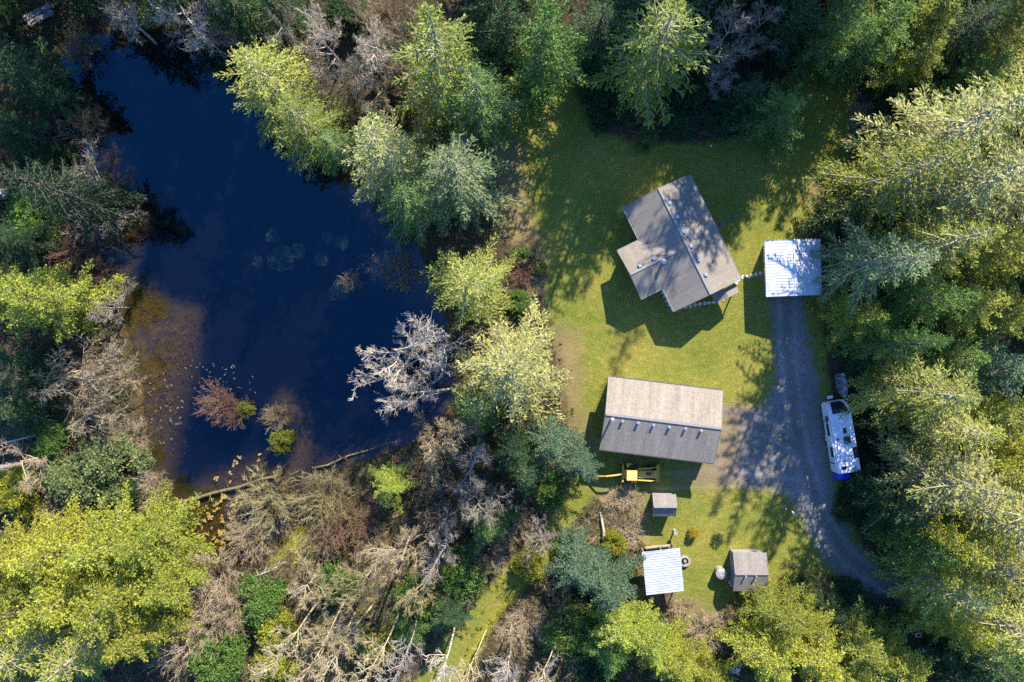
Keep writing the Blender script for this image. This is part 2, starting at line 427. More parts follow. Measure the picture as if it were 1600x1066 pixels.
def conifer(seed, h=20.0, r=5.0, base=0.12, style='fir'):
    rng = np.random.default_rng(seed)
    fir = style == 'fir'
    wh = int((h * (1 - base)) / (0.78 if fir else 0.62))
    zs = []; azs = []
    for i in range(wh):
        t = i / (wh - 1); nb = 6 if t < 0.85 else 5
        a0 = rng.random() * 6.28
        for k in range(nb):
            zs.append(base * h + t * (h * (1 - base) - 0.35) + rng.normal(0, 0.10)); azs.append(a0 + k * 6.283 / nb + rng.normal(0, 0.22))
    z = np.array(zs); az = np.array(azs); t = np.clip((z / h - base) / (1 - base), 0, 1)
    prof = (np.clip(1 - t ** 1.35, 0, 1) ** 0.85) * np.clip(0.66 + t * 2.2, 0, 1) if fir else (np.clip(1 - t ** 1.7, 0, 1) ** 0.8) * np.clip(0.7 + t * 1.5, 0, 1)
    lobes = 1 + (0.14 if fir else 0.24) * np.sin(az * 3 + seed + z * 0.25) + (0.10 if fir else 0.16) * np.sin(az * 5 - z * 0.7)
    L = np.maximum(r * prof * lobes * rng.uniform(0.62 if fir else 0.5, 1.18, len(z)), 0.35)
    el = np.radians((-8 + 48 * t ** 1.5) if fir else (-2 + 55 * t ** 1.6)) + rng.normal(0, 0.10, len(z))
    d = np.stack([np.cos(az) * np.cos(el), np.sin(az) * np.cos(el), np.sin(el)], 1)
    K = 6
    p0 = np.stack([0 * z, 0 * z, z], 1)
    pts = [p0]; dd = d.copy(); p = p0
    for k in range(K):
        bend = (-0.10 if k < 3 else 0.05) if fir else (-0.07 if k < 4 else 0.10)
        dd = unit(dd + np.array([0, 0, bend]) + rng.normal(0, 0.07, dd.shape)); p = p + dd * (L / K)[:, None]; pts.append(p)
    B = np.stack(pts, 1)
    s = np.linspace(0, 1, K + 1)[None, :]
    rad = (0.022 + 0.013 * L[:, None]) * (1 - s) + 0.014
    bv, bf = tubes(B, rad)
    # secondary sprays, in pairs along each branch
    per = np.maximum((L / (0.34 if fir else 0.34)).astype(int), 3)
    par = np.repeat(np.arange(len(z)), per * 2); j = np.concatenate([np.repeat(np.arange(q), 2) for q in per]); side = np.tile([1, -1], per.sum())
    s = (0.12 + 0.88 * (j + rng.random(len(j)) * .8) / per[par]).clip(0, 0.995)
    x = s * K; i = np.minimum(x.astype(int), K - 1); f = (x - i)[:, None]
    a = B[par, i]; b = B[par, i + 1]; sp = a * (1 - f) + b * f; tg = unit(b - a)
    hor = unit(np.cross(tg, np.array([0, 0, 1.0]))) * side[:, None]
    ang = np.radians(52) * (1 - 0.55 * s ** 3)
    sd_ = unit(tg * np.cos(ang)[:, None] + hor * np.sin(ang)[:, None] + np.array([0, 0, -0.10 if fir else 0.0]) + rng.normal(0, 0.12, tg.shape))
    sl = (0.24 + 0.34 * L[par] * (1 - s) ** 0.7 * (s ** 0.35)).clip(0.18, 1.5) * rng.uniform(0.6, 1.2, len(s))
    nl = np.maximum((sl / (0.115 if fir else 0.062)).astype(int), 2)
    q = np.repeat(np.arange(len(sl)), nl); jj = np.concatenate([np.arange(c) for c in nl]); u = (jj + rng.random(len(jj))) / nl[q]
    dr = (-0.16 if fir else -0.05)
    C = sp[q] + sd_[q] * (sl[q] * u)[:, None] + np.array([0, 0, 1.0]) * (dr * (sl[q] * u) ** 1.3)[:, None] + rng.normal(0, 0.035 if fir else 0.085, (len(q), 3))
    D = unit(sd_[q] + rng.normal(0, 0.42 if fir else 0.6, (len(q), 3)) + tg[par][q] * 0.25)
    Sx = unit(np.cross(D, np.array([0, 0, 1.0]) + rng.normal(0, 0.5, (len(q), 3))))
    Ln = rng.uniform(0.22, 0.42, len(q)) if fir else rng.uniform(0.15, 0.33, len(q))
    W = Ln * (rng.uniform(0.26, 0.42, len(q)) if fir else rng.uniform(0.34, 0.58, len(q)))
    # needles thinner on the inner part of old limbs
    keep = (s[q] > 0.28) | (rng.random(len(q)) < 0.45) if fir else np.ones(len(q), bool)
    C, D, Sx, Ln, W, q = C[keep], D[keep], Sx[keep], Ln[keep], W[keep], q[keep]
    lv, lf = leaves(C, D, Sx, Ln, W)
    cl = rng.random(len(z))[par][q] * 0.5 + rng.random(len(sl))[q] * 0.5
    n = 9; tz = np.linspace(-0.6, h, n); tw = np.cumsum(rng.normal(0, 0.03, (n, 2)), 0)
    T = np.stack([tw[:, 0], tw[:, 1], tz], 1)[None]
    tv, tf = tubes(T, (0.018 + (0.30 * (h / 20)) * (1 - np.clip(tz, 0, h) / h) ** 0.9)[None], 8)
    return {'trunk': quad_mesh('trunk', tv, tf, WOOD, smooth=True), 'branches': quad_mesh('branches', bv, bf, WOOD, smooth=True),
            'crown': quad_mesh('crown', lv, lf, NEEDLE if fir else FROND, clump=cl)}, h, r

def bare_tree(seed, h=12.0, r=5.0, style='spread'):
    rng = np.random.default_rng(seed)
    if style == 'spread':
        TL, nL, LL, aL, up, nB, nT, nt = h * 0.5, 9, r * 0.95, 0.95, 0.09, 8, 9, 6
    elif style == 'tall':
        TL, nL, LL, aL, up, nB, nT, nt = h * 0.88, 15, r * 0.62, 0.80, 0.10, 5, 5, 3
    else:                                                          # dead snag with short limbs
        TL, nL, LL, aL, up, nB, nT, nt = h * 0.97, 34, r * 0.55, 1.2, 0.02, 4, 3, 2
    T = grow(np.zeros((1, 3)) - [0, 0, .5], np.array([[0.0, 0, 1.0]]), np.array([TL + .5]), 8, 0.05, 0.25, rng)
    L, d, par, s = kids(T, nL, 0.35 if style == 'spread' else (0.42 if style == 'tall' else 0.15), 1.0, aL, rng)
    Ll = LL * (1.15 - 0.45 * s) * rng.uniform(0.6, 1.15, len(s))
    A = grow(L, d, Ll, 6, 0.17, up, rng)
    p, d, par, s = kids(A, nB, 0.22, 1.0, 0.72, rng); Bl = Ll[par] * (0.62 - 0.30 * s) * rng.uniform(0.5, 1.2, len(s))
    B = grow(p, d, Bl, 4, 0.20, 0.04, rng)
    p, d, par2, s = kids(B, nT, 0.15, 1.0, 0.75, rng); Cl = np.maximum(Bl[par2] * (0.55 - 0.22 * s) * rng.uniform(0.5, 1.2, len(s)), 0.25)
    C = grow(p, d, Cl, 3, 0.22, 0.03, rng)
    p, d, par3, s = kids(C, nt, 0.2, 1.0, 0.7, rng); Dl = np.maximum(Cl[par3] * 0.5 * rng.uniform(0.5, 1.2, len(s)), 0.15)
    Dd = grow(p, d, Dl, 1, 0.2, 0.02, rng)
    tr = (0.17 if style == 'spread' else 0.075) * h / 12
    def rr(N, K, a, b): return np.broadcast_to(np.linspace(a, b, K)[None, :], (N, K)).copy()
    trunk = cat_mesh('trunk', [tubes(T, rr(1, 9, tr, tr * (0.45 if style == 'spread' else 0.12)), 8)], WOOD, True)
    limbs = cat_mesh('branches', [tubes(A, rr(len(A), 7, tr * 0.42, 0.022), 5), tubes(B, rr(len(B), 5, 0.038, 0.017), 3)], WOOD, True)
    tw = cat_mesh('twigs', [tubes(C, rr(len(C), 4, 0.019, 0.010), 3), tubes(Dd, rr(len(Dd), 2, 0.012, 0.007), 3)], WOOD, True)
    return {'trunk': trunk, 'branches': limbs, 'twigs': tw}, h, r

def brush(seed, h=3.6, r=2.6, n=58):
    rng = np.random.default_rng(seed)
    a = rng.random(n) * 6.28; sp = rng.random(n) ** 0.6
    p = np.stack([np.cos(a) * sp * r * 0.30, np.sin(a) * sp * r * 0.30, np.full(n, -0.25)], 1)
    d = np.stack([np.cos(a) * sp * 0.9, np.sin(a) * sp * 0.9, np.full(n, 1.0)], 1)
    A = grow(p, d, h * rng.uniform(0.7, 1.15, n), 5, 0.12, -0.02, rng)
    p, d, par, s = kids(A, 9, 0.25, 1.0, 0.55, rng); Bl = rng.uniform(0.4, 1.15, len(s)) * h / 3.6
    B = grow(p, d, Bl, 3, 0.16, 0.02, rng)
    p, d, par, s = kids(B, 6, 0.15, 1.0, 0.6, rng); Cl = rng.uniform(0.2, 0.5, len(s))
    C = grow(p, d, Cl, 1, 0.2, 0.0, rng)
    def rr(N, K, a, b): return np.broadcast_to(np.linspace(a, b, K)[None, :], (N, K)).copy()
    return {'stems': cat_mesh('stems', [tubes(A, rr(n, 6, 0.028, 0.014), 3)], WOOD, True),
            'twigs': cat_mesh('twigs', [tubes(B, rr(len(B), 4, 0.017, 0.010), 3), tubes(C, rr(len(C), 2, 0.012, 0.007), 3)], WOOD, True)}, h, r

def bush(seed, h=3.0, r=2.0, n=12000, big=1.0):
    """leafy shrub: leaves on twigs that leave several lobes, with stems beneath"""
    rng = np.random.default_rng(seed)
    nl = 16; a = rng.random(nl) * 6.28; q = rng.random(nl) ** 0.5
    lc = np.stack([np.cos(a) * q * r * 0.68, np.sin(a) * q * r * 0.68, h * (0.35 + 0.50 * (1 - q ** 2) * rng.uniform(0.8, 1.1, nl))], 1)
    st = np.stack([lc * [0.1, 0.1, 0] - [0, 0, 0.25], lc * [0.5, 0.5, 0.45], lc], 1)
    ns = 26; sp = np.repeat(lc, ns, 0); d = unit(rng.normal(0, 1, sp.shape) + [0, 0, 0.35])
    lo = np.repeat(rng.uniform(0.24, 0.46, nl) * r, ns)
    tl = lo * rng.uniform(0.7, 1.2, len(sp))
    tw = grow(sp, d, tl, 2, 0.15, 0.04, rng)
    per = n // len(sp)
    par = np.repeat(np.arange(len(sp)), per); u = rng.random(len(par)) ** 0.6
    C = sp[par] + (tw[par, 2] - sp[par]) * u[:, None] + rng.normal(0, 0.10 * r / 2, (len(par), 3))
    C[:, 2] = np.maximum(C[:, 2], 0.05)
    D = unit(d[par] + rng.normal(0, 0.8, (len(par), 3))); S = unit(np.cross(D, rng.normal(0, 0.7, D.shape) + [0, 0, 1]))
    Ln = rng.uniform(0.085, 0.18, len(par)) * big; lv, lf = leaves(C, D, S, Ln, Ln * rng.uniform(0.45, 0.75, len(par)))
    cl = rng.random(len(sp))[par]
    R1 = np.broadcast_to(np.linspace(0.05, 0.02, 3)[None], (nl, 3)).copy(); R2 = np.broadcast_to(np.linspace(0.016, 0.008, 3)[None], (len(sp), 3)).copy()
    return {'stems': cat_mesh('stems', [tubes(st, R1, 4), tubes(tw, R2, 3)], WOOD, True), 'crown': quad_mesh('crown', lv, lf, LEAF, clump=cl)}, h, r

def fern(seed, h=1.0, r=1.0):
    rng = np.random.default_rng(seed); n = 18
    a = np.arange(n) * 6.283 / n + rng.normal(0, .15, n); d = np.stack([np.cos(a), np.sin(a), np.full(n, 1.3)], 1)
    A = grow(np.stack([np.cos(a) * .05, np.sin(a) * .05, np.full(n, -0.05)], 1), d, np.full(n, 1.35) * rng.uniform(.8, 1.1, n), 6, 0.04, -0.27, rng)
    p, dd, par, s = kids(A, 24, 0.12, 1.0, 1.2, rng)
    hor = unit(dd * [1, 1, 0.15]); Ln = 0.30 * np.sin(np.clip(s, .05, 1) * 2.9) + 0.06
    S = unit(np.cross(hor, np.array([0, 0, 1.0]) + rng.normal(0, .2, hor.shape)))
    lv, lf = leaves(p + hor * (Ln / 2)[:, None], hor, S, Ln, Ln * 0.28)
    return {'stems': cat_mesh('stems', [tubes(A, np.full((n, 7), 0.008), 3)], WOOD, True), 'fronds': quad_mesh('fronds', lv, lf, LEAF, clump=rng.random(len(lf)))}, h, r

KINDS = {
    'F': [conifer(s, 21, 5.2, 0.10, 'fir') for s in (11, 12, 13, 14)],
    'C': [conifer(s, 15, 4.2, 0.06, 'cedar') for s in (21, 22, 23)],
    'B': [bare_tree(s, 12, 5.2, 'spread') for s in (31, 32, 33)],
    'A': [bare_tree(s, 17, 4.2, 'tall') for s in (41, 42, 43)],
    'N': [bare_tree(s, 13, 2.6, 'snag') for s in (51,)],
    'S': [brush(s) for s in (61, 62, 63)],
    'L': [bush(s) for s in (71, 72, 73)],
    'E': [fern(s) for s in (81,)],
}
def measured(t):
    ms, h, r = t
    rad = []; top = 0
    for nm, me in ms.items():
        if nm == 'trunk' and len(ms) > 2: continue
        a = np.empty(len(me.vertices) * 3, np.float32); me.vertices.foreach_get('co', a); a = a.reshape(-1, 3)
        rad.append(np.hypot(a[:, 0], a[:, 1])); top = max(top, a[:, 2].max())
    return ms, float(top), float(np.percentile(np.concatenate(rad), 95))
KINDS = {k: [measured(t) for t in v] for k, v in KINDS.items()}
WHERE = {'F': 0.50, 'C': 0.50, 'B': 0.72, 'A': 0.72, 'N': 0.5, 'S': 0.55, 'L': 0.5, 'E': 0.3}
NAMES = {'F': 'fir_tree', 'C': 'cedar_tree', 'B': 'bare_tree', 'A': 'alder_tree', 'N': 'dead_tree', 'S': 'brush_shrub', 'L': 'leafy_shrub', 'E': 'fern'}
CATS = {'F': 'fir tree', 'C': 'cedar tree', 'B': 'bare tree', 'A': 'alder tree', 'N': 'dead tree', 'S': 'bare shrub', 'L': 'shrub', 'E': 'fern'}
GROUPS = {'F': 'fir trees in the woods', 'C': 'cedar trees in the woods', 'B': 'leafless trees around the pond', 'A': 'tall leafless alders below the pond', 'N': 'dead trees', 'S': 'leafless shrubs', 'L': 'leafy shrubs', 'E': 'ferns'}
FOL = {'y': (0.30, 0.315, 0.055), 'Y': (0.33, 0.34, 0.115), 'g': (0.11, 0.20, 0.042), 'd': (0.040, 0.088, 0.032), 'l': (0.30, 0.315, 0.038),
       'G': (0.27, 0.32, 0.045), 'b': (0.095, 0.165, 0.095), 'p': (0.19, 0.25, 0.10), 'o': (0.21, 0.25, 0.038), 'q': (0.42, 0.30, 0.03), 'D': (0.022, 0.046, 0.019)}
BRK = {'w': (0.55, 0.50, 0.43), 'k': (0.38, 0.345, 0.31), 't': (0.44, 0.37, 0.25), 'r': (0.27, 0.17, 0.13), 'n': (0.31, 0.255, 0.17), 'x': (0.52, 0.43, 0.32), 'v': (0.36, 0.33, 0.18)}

def plant(kind, px, py, h, rpx, col, label, top=None, base=None, group=None, form=None):
    """px, py: where the middle of the crown shows in the photo; the foot follows from the height"""
    zc = WHERE[kind] * h
    if base: b = P(base[0], base[1])
    else:
        q = P(px, py, zc); b = Vector((q.x, q.y, 0))
    r = rpx * (CAM_H - zc) / FPX * {'S': 0.95, 'E': 1.0, 'L': 1.0, 'B': 0.95, 'A': 0.62, 'C': 0.94}.get(kind, 1.0)
    gz = ground_z(b.x, b.y)
    if gz < WATER_Z: gz = max(gz, -1.0)
    var = KINDS[kind]; meshes, h0, r0 = var[random.randrange(len(var)) if form is None else form]
    root = empty(NAMES[kind], (b.x, b.y, gz), 0, label, CATS[kind], group or GROUPS[kind])
    R = Matrix.Rotation(random.random() * 6.283, 4, 'Z')
    if top:
        t = P(top[0], top[1], h); ax = Vector((t.x - b.x, t.y - b.y, h))
        Q = ax.to_track_quat('Z', 'Y').to_matrix().to_4x4(); R = Q @ R
        h = ax.length
    else:
        R = Matrix.Rotation(random.gauss(0, 0.025), 4, 'X') @ R
    root.rotation_euler = R.to_euler(); root.scale = (r / r0, r / r0, h / h0)
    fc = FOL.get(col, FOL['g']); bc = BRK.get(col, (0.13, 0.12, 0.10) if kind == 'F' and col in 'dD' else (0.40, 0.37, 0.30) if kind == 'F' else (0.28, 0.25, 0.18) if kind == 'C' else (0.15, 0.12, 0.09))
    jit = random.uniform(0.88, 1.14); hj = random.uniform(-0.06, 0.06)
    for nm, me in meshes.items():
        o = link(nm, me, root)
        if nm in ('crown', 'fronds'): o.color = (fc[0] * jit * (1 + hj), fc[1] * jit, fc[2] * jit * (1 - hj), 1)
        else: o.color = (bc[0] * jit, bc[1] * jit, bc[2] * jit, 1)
    return root
# ------------------------------------------------------------------ every tree and shrub, where the photo shows its crown
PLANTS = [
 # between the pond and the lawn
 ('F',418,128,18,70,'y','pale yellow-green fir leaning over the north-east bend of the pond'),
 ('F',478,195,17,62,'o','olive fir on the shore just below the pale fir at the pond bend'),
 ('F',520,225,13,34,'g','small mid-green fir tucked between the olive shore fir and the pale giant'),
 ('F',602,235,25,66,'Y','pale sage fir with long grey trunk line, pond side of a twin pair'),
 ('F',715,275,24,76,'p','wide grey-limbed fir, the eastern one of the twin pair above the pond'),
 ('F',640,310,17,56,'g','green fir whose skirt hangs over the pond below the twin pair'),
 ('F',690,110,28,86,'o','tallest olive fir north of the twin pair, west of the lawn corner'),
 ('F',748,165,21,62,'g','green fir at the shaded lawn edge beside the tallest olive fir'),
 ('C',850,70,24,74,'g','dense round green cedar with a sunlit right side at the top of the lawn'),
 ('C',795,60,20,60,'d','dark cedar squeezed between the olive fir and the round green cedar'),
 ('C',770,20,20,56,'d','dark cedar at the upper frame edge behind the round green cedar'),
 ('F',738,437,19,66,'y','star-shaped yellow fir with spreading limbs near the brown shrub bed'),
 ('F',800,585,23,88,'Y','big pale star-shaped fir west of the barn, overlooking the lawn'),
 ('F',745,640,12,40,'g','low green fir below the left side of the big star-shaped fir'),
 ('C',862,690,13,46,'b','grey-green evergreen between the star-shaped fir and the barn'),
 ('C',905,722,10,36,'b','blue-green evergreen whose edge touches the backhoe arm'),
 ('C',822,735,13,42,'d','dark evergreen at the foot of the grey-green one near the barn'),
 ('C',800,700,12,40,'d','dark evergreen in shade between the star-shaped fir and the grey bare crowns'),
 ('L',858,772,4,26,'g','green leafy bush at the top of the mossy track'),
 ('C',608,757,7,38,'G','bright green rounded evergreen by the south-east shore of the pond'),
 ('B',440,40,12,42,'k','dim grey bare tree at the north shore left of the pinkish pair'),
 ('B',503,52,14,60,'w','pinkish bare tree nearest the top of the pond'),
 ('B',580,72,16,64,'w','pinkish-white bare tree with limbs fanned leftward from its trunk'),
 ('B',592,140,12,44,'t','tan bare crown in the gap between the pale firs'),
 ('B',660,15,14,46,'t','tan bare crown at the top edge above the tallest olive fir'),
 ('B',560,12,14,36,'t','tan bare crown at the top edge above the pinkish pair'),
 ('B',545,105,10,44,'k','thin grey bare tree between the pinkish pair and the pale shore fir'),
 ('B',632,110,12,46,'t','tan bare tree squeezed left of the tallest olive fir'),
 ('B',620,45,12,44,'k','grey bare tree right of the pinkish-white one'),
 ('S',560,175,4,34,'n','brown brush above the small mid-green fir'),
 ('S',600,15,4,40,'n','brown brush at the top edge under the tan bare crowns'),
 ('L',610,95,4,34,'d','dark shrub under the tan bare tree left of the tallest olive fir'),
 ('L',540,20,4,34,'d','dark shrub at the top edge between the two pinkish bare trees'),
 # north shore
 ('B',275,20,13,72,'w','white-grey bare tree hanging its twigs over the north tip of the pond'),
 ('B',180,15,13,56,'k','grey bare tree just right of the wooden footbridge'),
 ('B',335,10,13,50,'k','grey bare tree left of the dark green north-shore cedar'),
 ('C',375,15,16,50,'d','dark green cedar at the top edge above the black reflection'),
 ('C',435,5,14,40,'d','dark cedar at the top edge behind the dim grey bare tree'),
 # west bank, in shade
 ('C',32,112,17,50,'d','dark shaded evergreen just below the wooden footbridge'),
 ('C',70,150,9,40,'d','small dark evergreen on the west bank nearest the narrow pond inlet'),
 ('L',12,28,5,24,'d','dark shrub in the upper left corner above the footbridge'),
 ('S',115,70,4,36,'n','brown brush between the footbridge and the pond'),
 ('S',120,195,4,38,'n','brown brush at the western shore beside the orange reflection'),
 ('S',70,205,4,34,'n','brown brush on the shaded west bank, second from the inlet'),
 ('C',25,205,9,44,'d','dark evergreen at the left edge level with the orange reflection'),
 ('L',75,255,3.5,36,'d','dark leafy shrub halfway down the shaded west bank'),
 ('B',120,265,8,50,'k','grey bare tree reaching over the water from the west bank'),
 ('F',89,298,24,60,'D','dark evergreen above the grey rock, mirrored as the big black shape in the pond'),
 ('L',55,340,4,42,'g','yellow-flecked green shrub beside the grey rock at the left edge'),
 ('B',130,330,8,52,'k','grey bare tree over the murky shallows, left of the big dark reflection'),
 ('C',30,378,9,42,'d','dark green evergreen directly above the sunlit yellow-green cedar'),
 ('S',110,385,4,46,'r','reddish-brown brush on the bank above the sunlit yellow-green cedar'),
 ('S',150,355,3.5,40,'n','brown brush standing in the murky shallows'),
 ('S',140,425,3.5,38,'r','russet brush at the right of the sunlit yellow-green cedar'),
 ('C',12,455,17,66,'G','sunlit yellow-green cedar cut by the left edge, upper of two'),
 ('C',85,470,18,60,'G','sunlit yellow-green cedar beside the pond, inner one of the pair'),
 ('B',165,478,7,42,'k','grey bare tree pressed against the sunlit cedars at the shore'),
 ('B',95,575,9,70,'t','tan bare tree sprawling right from two pale stems',(150,560),(30,640)),
 ('B',165,560,8,60,'t','tan bare tree with fine twigs over the brown shallows',(200,545),(110,620)),
 ('B',150,640,7,60,'t','leaning bare tree with a long pale stem across the marsh',(190,620),(70,690)),
 ('C',20,590,9,46,'d','dark evergreen under the sprawling tan bare tree'),
 ('C',28,640,8,44,'d','dark evergreen between the two leaning pale stems'),
 ('L',75,690,3.5,32,'g','green shrub on the lower leaning pale stem'),
 ('B',30,725,8,50,'x','whitish bare tree cut by the left edge above the lime cedars'),
 ('L',165,728,4.5,58,'p','soft sage green willow-like shrub beside the brown shallows'),
 ('L',110,745,4,46,'p','paler sage shrub on the left flank of the willow-like one'),
 ('S',195,690,3,40,'x','pinkish dry brush along the muddy shore'),
 ('S',230,765,3,34,'x','pinkish dry brush above the lime cedars by the log end'),
 ('S',95,790,3.5,46,'t','tan dry brush between the sage shrub and the lime cedars'),
 ('L',25,770,4,40,'l','lime green shrub at the left edge above the lime cedars'),
 ('L',200,770,3,24,'d','dark fern-like shrub below the willow-like shrub'),
 # the lime cedars of the lower left
 ('C',235,845,14,66,'G','lime cedar at the tip of the lower left grove, nearest the pond'),
 ('C',165,850,16,66,'G','lime cedar behind the one at the pond tip'),
 ('C',90,860,17,66,'l','yellow-green cedar at the upper left of the lower left grove'),
 ('C',20,870,16,60,'l','yellow-green cedar cut by the left edge at the top of the grove'),
 ('C',265,905,12,52,'G','lime cedar on the right flank of the grove beside the pinkish brush'),
 ('C',190,925,18,70,'l','tallest yellow-green cedar in the middle of the lower left grove'),
 ('C',105,935,18,70,'l','yellow-green cedar left of the tallest one in the grove'),
 ('C',25,950,18,70,'o','olive cedar at the left edge in the lower left grove'),
 ('F',60,1000,20,62,'y','grey-limbed yellow fir low in the lower left grove'),
 ('F',140,1000,19,62,'y','grey-limbed yellow fir at the bottom of the grove, inner one'),
 ('C',215,990,15,56,'l','yellow-green cedar at the bottom right of the grove over a dark gap'),
 ('C',30,1055,12,50,'p','pale sage evergreen in the lower left corner'),
 ('C',110,1060,12,46,'b','blue-green evergreen on the bottom edge below the grove'),
 # south shore
 ('S',325,910,5,56,'x','pinkish-tan fluffy brush, the brightest, south of the brown inlet'),
 ('S',310,985,5,62,'x','pinkish-tan fluffy brush below the brightest one'),
 ('S',268,1015,4,46,'x','pink-grey brush with a white stem at the bottom left'),
 ('S',355,960,4.5,48,'t','tan brush on the right of the pinkish fluffy ones'),
 ('S',410,790,5,58,'v','olive-tan dome of brush right of the yellow lily pads'),
 ('S',380,845,4,44,'t','tan brush under the olive-tan dome'),
 ('S',505,780,5,54,'v','olive-brown brush dome below the sunken log'),
 ('S',540,826,4.5,48,'r','russet brush right of the mossy patch'),
 ('S',495,850,4,40,'n','brown brush between the mossy patch and the russet brush'),
 ('S',575,850,3,34,'t','brown brush behind the big beige bare crown'),
 ('S',450,885,3,34,'n','brown brush lying over the mossy patch'),
 ('L',405,945,4.5,42,'g','dark green leafy bush between the pinkish brush and the alders'),
 ('L',430,985,4,34,'l','yellow-green leafy bush under the dark green one'),
 ('L',345,1035,5,44,'g','green leafy bush on the bottom edge under the pinkish brush'),
 ('L',430,1045,4,36,'l','lime leafy bush at the bottom edge by the alder stems'),
 ('S',332,630,4,34,'r','red-stemmed brush standing in the pond, left lobe'),
 ('S',358,645,3.6,30,'r','red-stemmed brush standing in the pond, right lobe with green tips'),
 ('L',378,640,2.4,13,'o','small green-tipped shrub on the right of the red pond brush'),
 ('L',434,690,2.6,19,'o','small yellow-green shrub standing in the shallow water'),
 ('S',425,655,2.6,24,'n','thin brown brush in the shallow water beside the yellow-green shrub'),
 ('S',590,415,1.6,30,'k','drowned grey brush at the east shore above the white bare tree'),
 ('S',625,425,2.4,34,'n','drowned grey brush nearest the star-shaped yellow fir'),
 ('S',545,440,1.6,20,'n','drowned grey brush farthest out in the pond'),
 # bare crowns of the east shore
 ('B',606,548,12,100,'w','brilliant white bare crown leaning out over the east side of the pond',(588,550),(690,572),None,1),
 ('B',640,600,11,66,'w','white bare crown with curled twig ends just below the brilliant one',(600,625),(705,608)),
 ('B',700,695,12,62,'t','beige-white bare crown at the south-east corner of the pond'),
 ('B',668,690,9,40,'t','tan bare crown edging the water at its south-east corner'),
 ('B',735,745,11,52,'k','grey bare crown between the beige-white crown and the dark evergreens'),
 ('B',748,800,13,56,'k','pale grey bare crown with forked limbs south of the evergreens'),
 ('B',625,870,14,68,'t','big beige bare crown in the middle of the lower woods'),
 ('B',560,925,13,62,'v','olive-beige bare crown left of the big beige one'),
 ('B',690,850,11,54,'k','grey bare crown right of the big beige one'),
 ('S',700,790,4,48,'n','brown brush under the forked pale grey crown'),
 ('S',660,740,4,44,'n','brown brush beside the bright rounded evergreen'),
 ('S',800,822,3.4,44,'t','tan brush on the left verge of the mossy track'),
 ('S',758,868,3.4,42,'t','tan brush midway down the left verge of the mossy track'),
 ('S',706,925,3.4,42,'n','brown brush at the lower left verge of the mossy track'),
 ('L',520,905,3.4,34,'g','green shrub between the mossy patch and the olive-beige crown'),
 ('C',640,985,6,36,'g','small green evergreen among the alder stems'),
 ('C',760,820,8,40,'g','green evergreen under the forked pale grey crown'),
 ('C',700,960,6,36,'d','dark evergreen in the shade left of the mossy track'),
 ('B',470,930,10,48,'t','tan bare crown above the first two alders'),
 ('B',655,925,12,52,'v','olive-beige bare crown below the big beige one'),
 ('B',800,1000,9,40,'t','tan-white bare tree on the right of the mossy track'),
 ('B',850,850,8,38,'k','thin grey bare tree beside the mossy track'),
 ('B',530,1000,12,50,'v','olive bare crown over the slim alder stems'),
 ('L',590,1010,3.4,34,'o','olive green shrub under the bent alder'),
 ('L',830,880,3,26,'l','lime shrub on the left edge of the mossy track'),
 # tall alders of the bottom
 ('A',415,1010,18,56,'t','tall alder with a pale stem, the first from the left at the bottom',(400,1075),(500,935)),
 ('A',470,1040,19,60,'t','tall alder with the longest pale stem',(438,1090),(548,925)),
 ('A',520,1050,18,56,'t','tall alder with a slim stem right of the longest pale one',(492,1095),(590,935)),
 ('A',575,1050,18,54,'t','tall alder whose pale stem bends beside a forked one',(540,1100),(628,950)),
 ('A',620,1045,17,54,'k','tall grey alder with a forked stem in half shade',(592,1095),(655,955)),
 ('A',680,1035,17,54,'w','tall alder with a white curved stem in the lower middle',(668,1090),(712,975)),
 ('A',735,1050,15,50,'t','tan alder at the bottom edge left of the mossy track',(722,1090),(760,985)),
 ('A',790,1040,14,48,'k','grey alder at the bottom edge in the mossy clearing',(785,1090),(800,990)),
 ('A',850,1040,14,48,'t','tan alder with a thick broken stem near the lime evergreens',(845,1090),(868,1005)),
 ('S',540,990,2.6,40,'x','pinkish brush beneath the alder stems'),
 ('S',600,960,2.6,36,'v','tan brush above the alder stems'),
 ('S',825,975,2.6,34,'x','pinkish brush on the right verge of the mossy track'),
 ('S',868,905,2.4,30,'n','brown brush left of the blue-green pine'),
 ('S',870,970,3.6,44,'n','brown brush below the blue-green pine'),
 ('S',800,1030,3,34,'n','brown brush beneath the grey alder'),
 ('S',900,1030,4,50,'n','dark brown brush in the shade of the lime evergreens'),
 ('L',660,930,4,40,'g','green leafy shrub in the shade below the big beige crown'),
 ('L',720,900,4,40,'g','green leafy shrub beside the mossy track'),
 ('L',890,990,4,44,'g','green leafy shrub left of the lime evergreens'),
 ('L',940,1050,5,40,'d','dark shaded shrub under the lime evergreens'),
 # back yard and south edge
 ('C',905,885,12,50,'b','blue-green pine left of the white-roofed shelter, left half'),
 ('C',948,915,12,52,'b','blue-green pine left of the white-roofed shelter, right half'),
 ('L',962,850,3,20,'l','round lime bush beside the grey fallen pole'),
 ('S',985,782,1.5,26,'x','reddish dry berry canes between the backhoe and the small shed'),
 ('S',958,785,1.4,22,'x','dry berry canes at the end of the backhoe arm'),
 ('S',988,838,1.5,24,'x','dry berry canes behind the round lime bush'),
 ('S',968,822,1.4,20,'n','dry brown canes above the round lime bush'),
 ('S',1000,806,1.3,16,'x','dry berry canes beside the small shed'),
 ('C',965,975,12,52,'G','lime evergreen just below the blue-green pine'),
 ('C',1010,1005,12,52,'G','lime evergreen second in the row running to the bottom edge'),
 ('C',1055,1035,11,50,'l','lime evergreen third in the row running to the bottom edge'),
 ('C',1110,1065,10,44,'l','lime evergreen at the bottom edge, last in the row'),
 ('C',950,1020,9,42,'g','shaded green evergreen on the dark side of the lime row'),
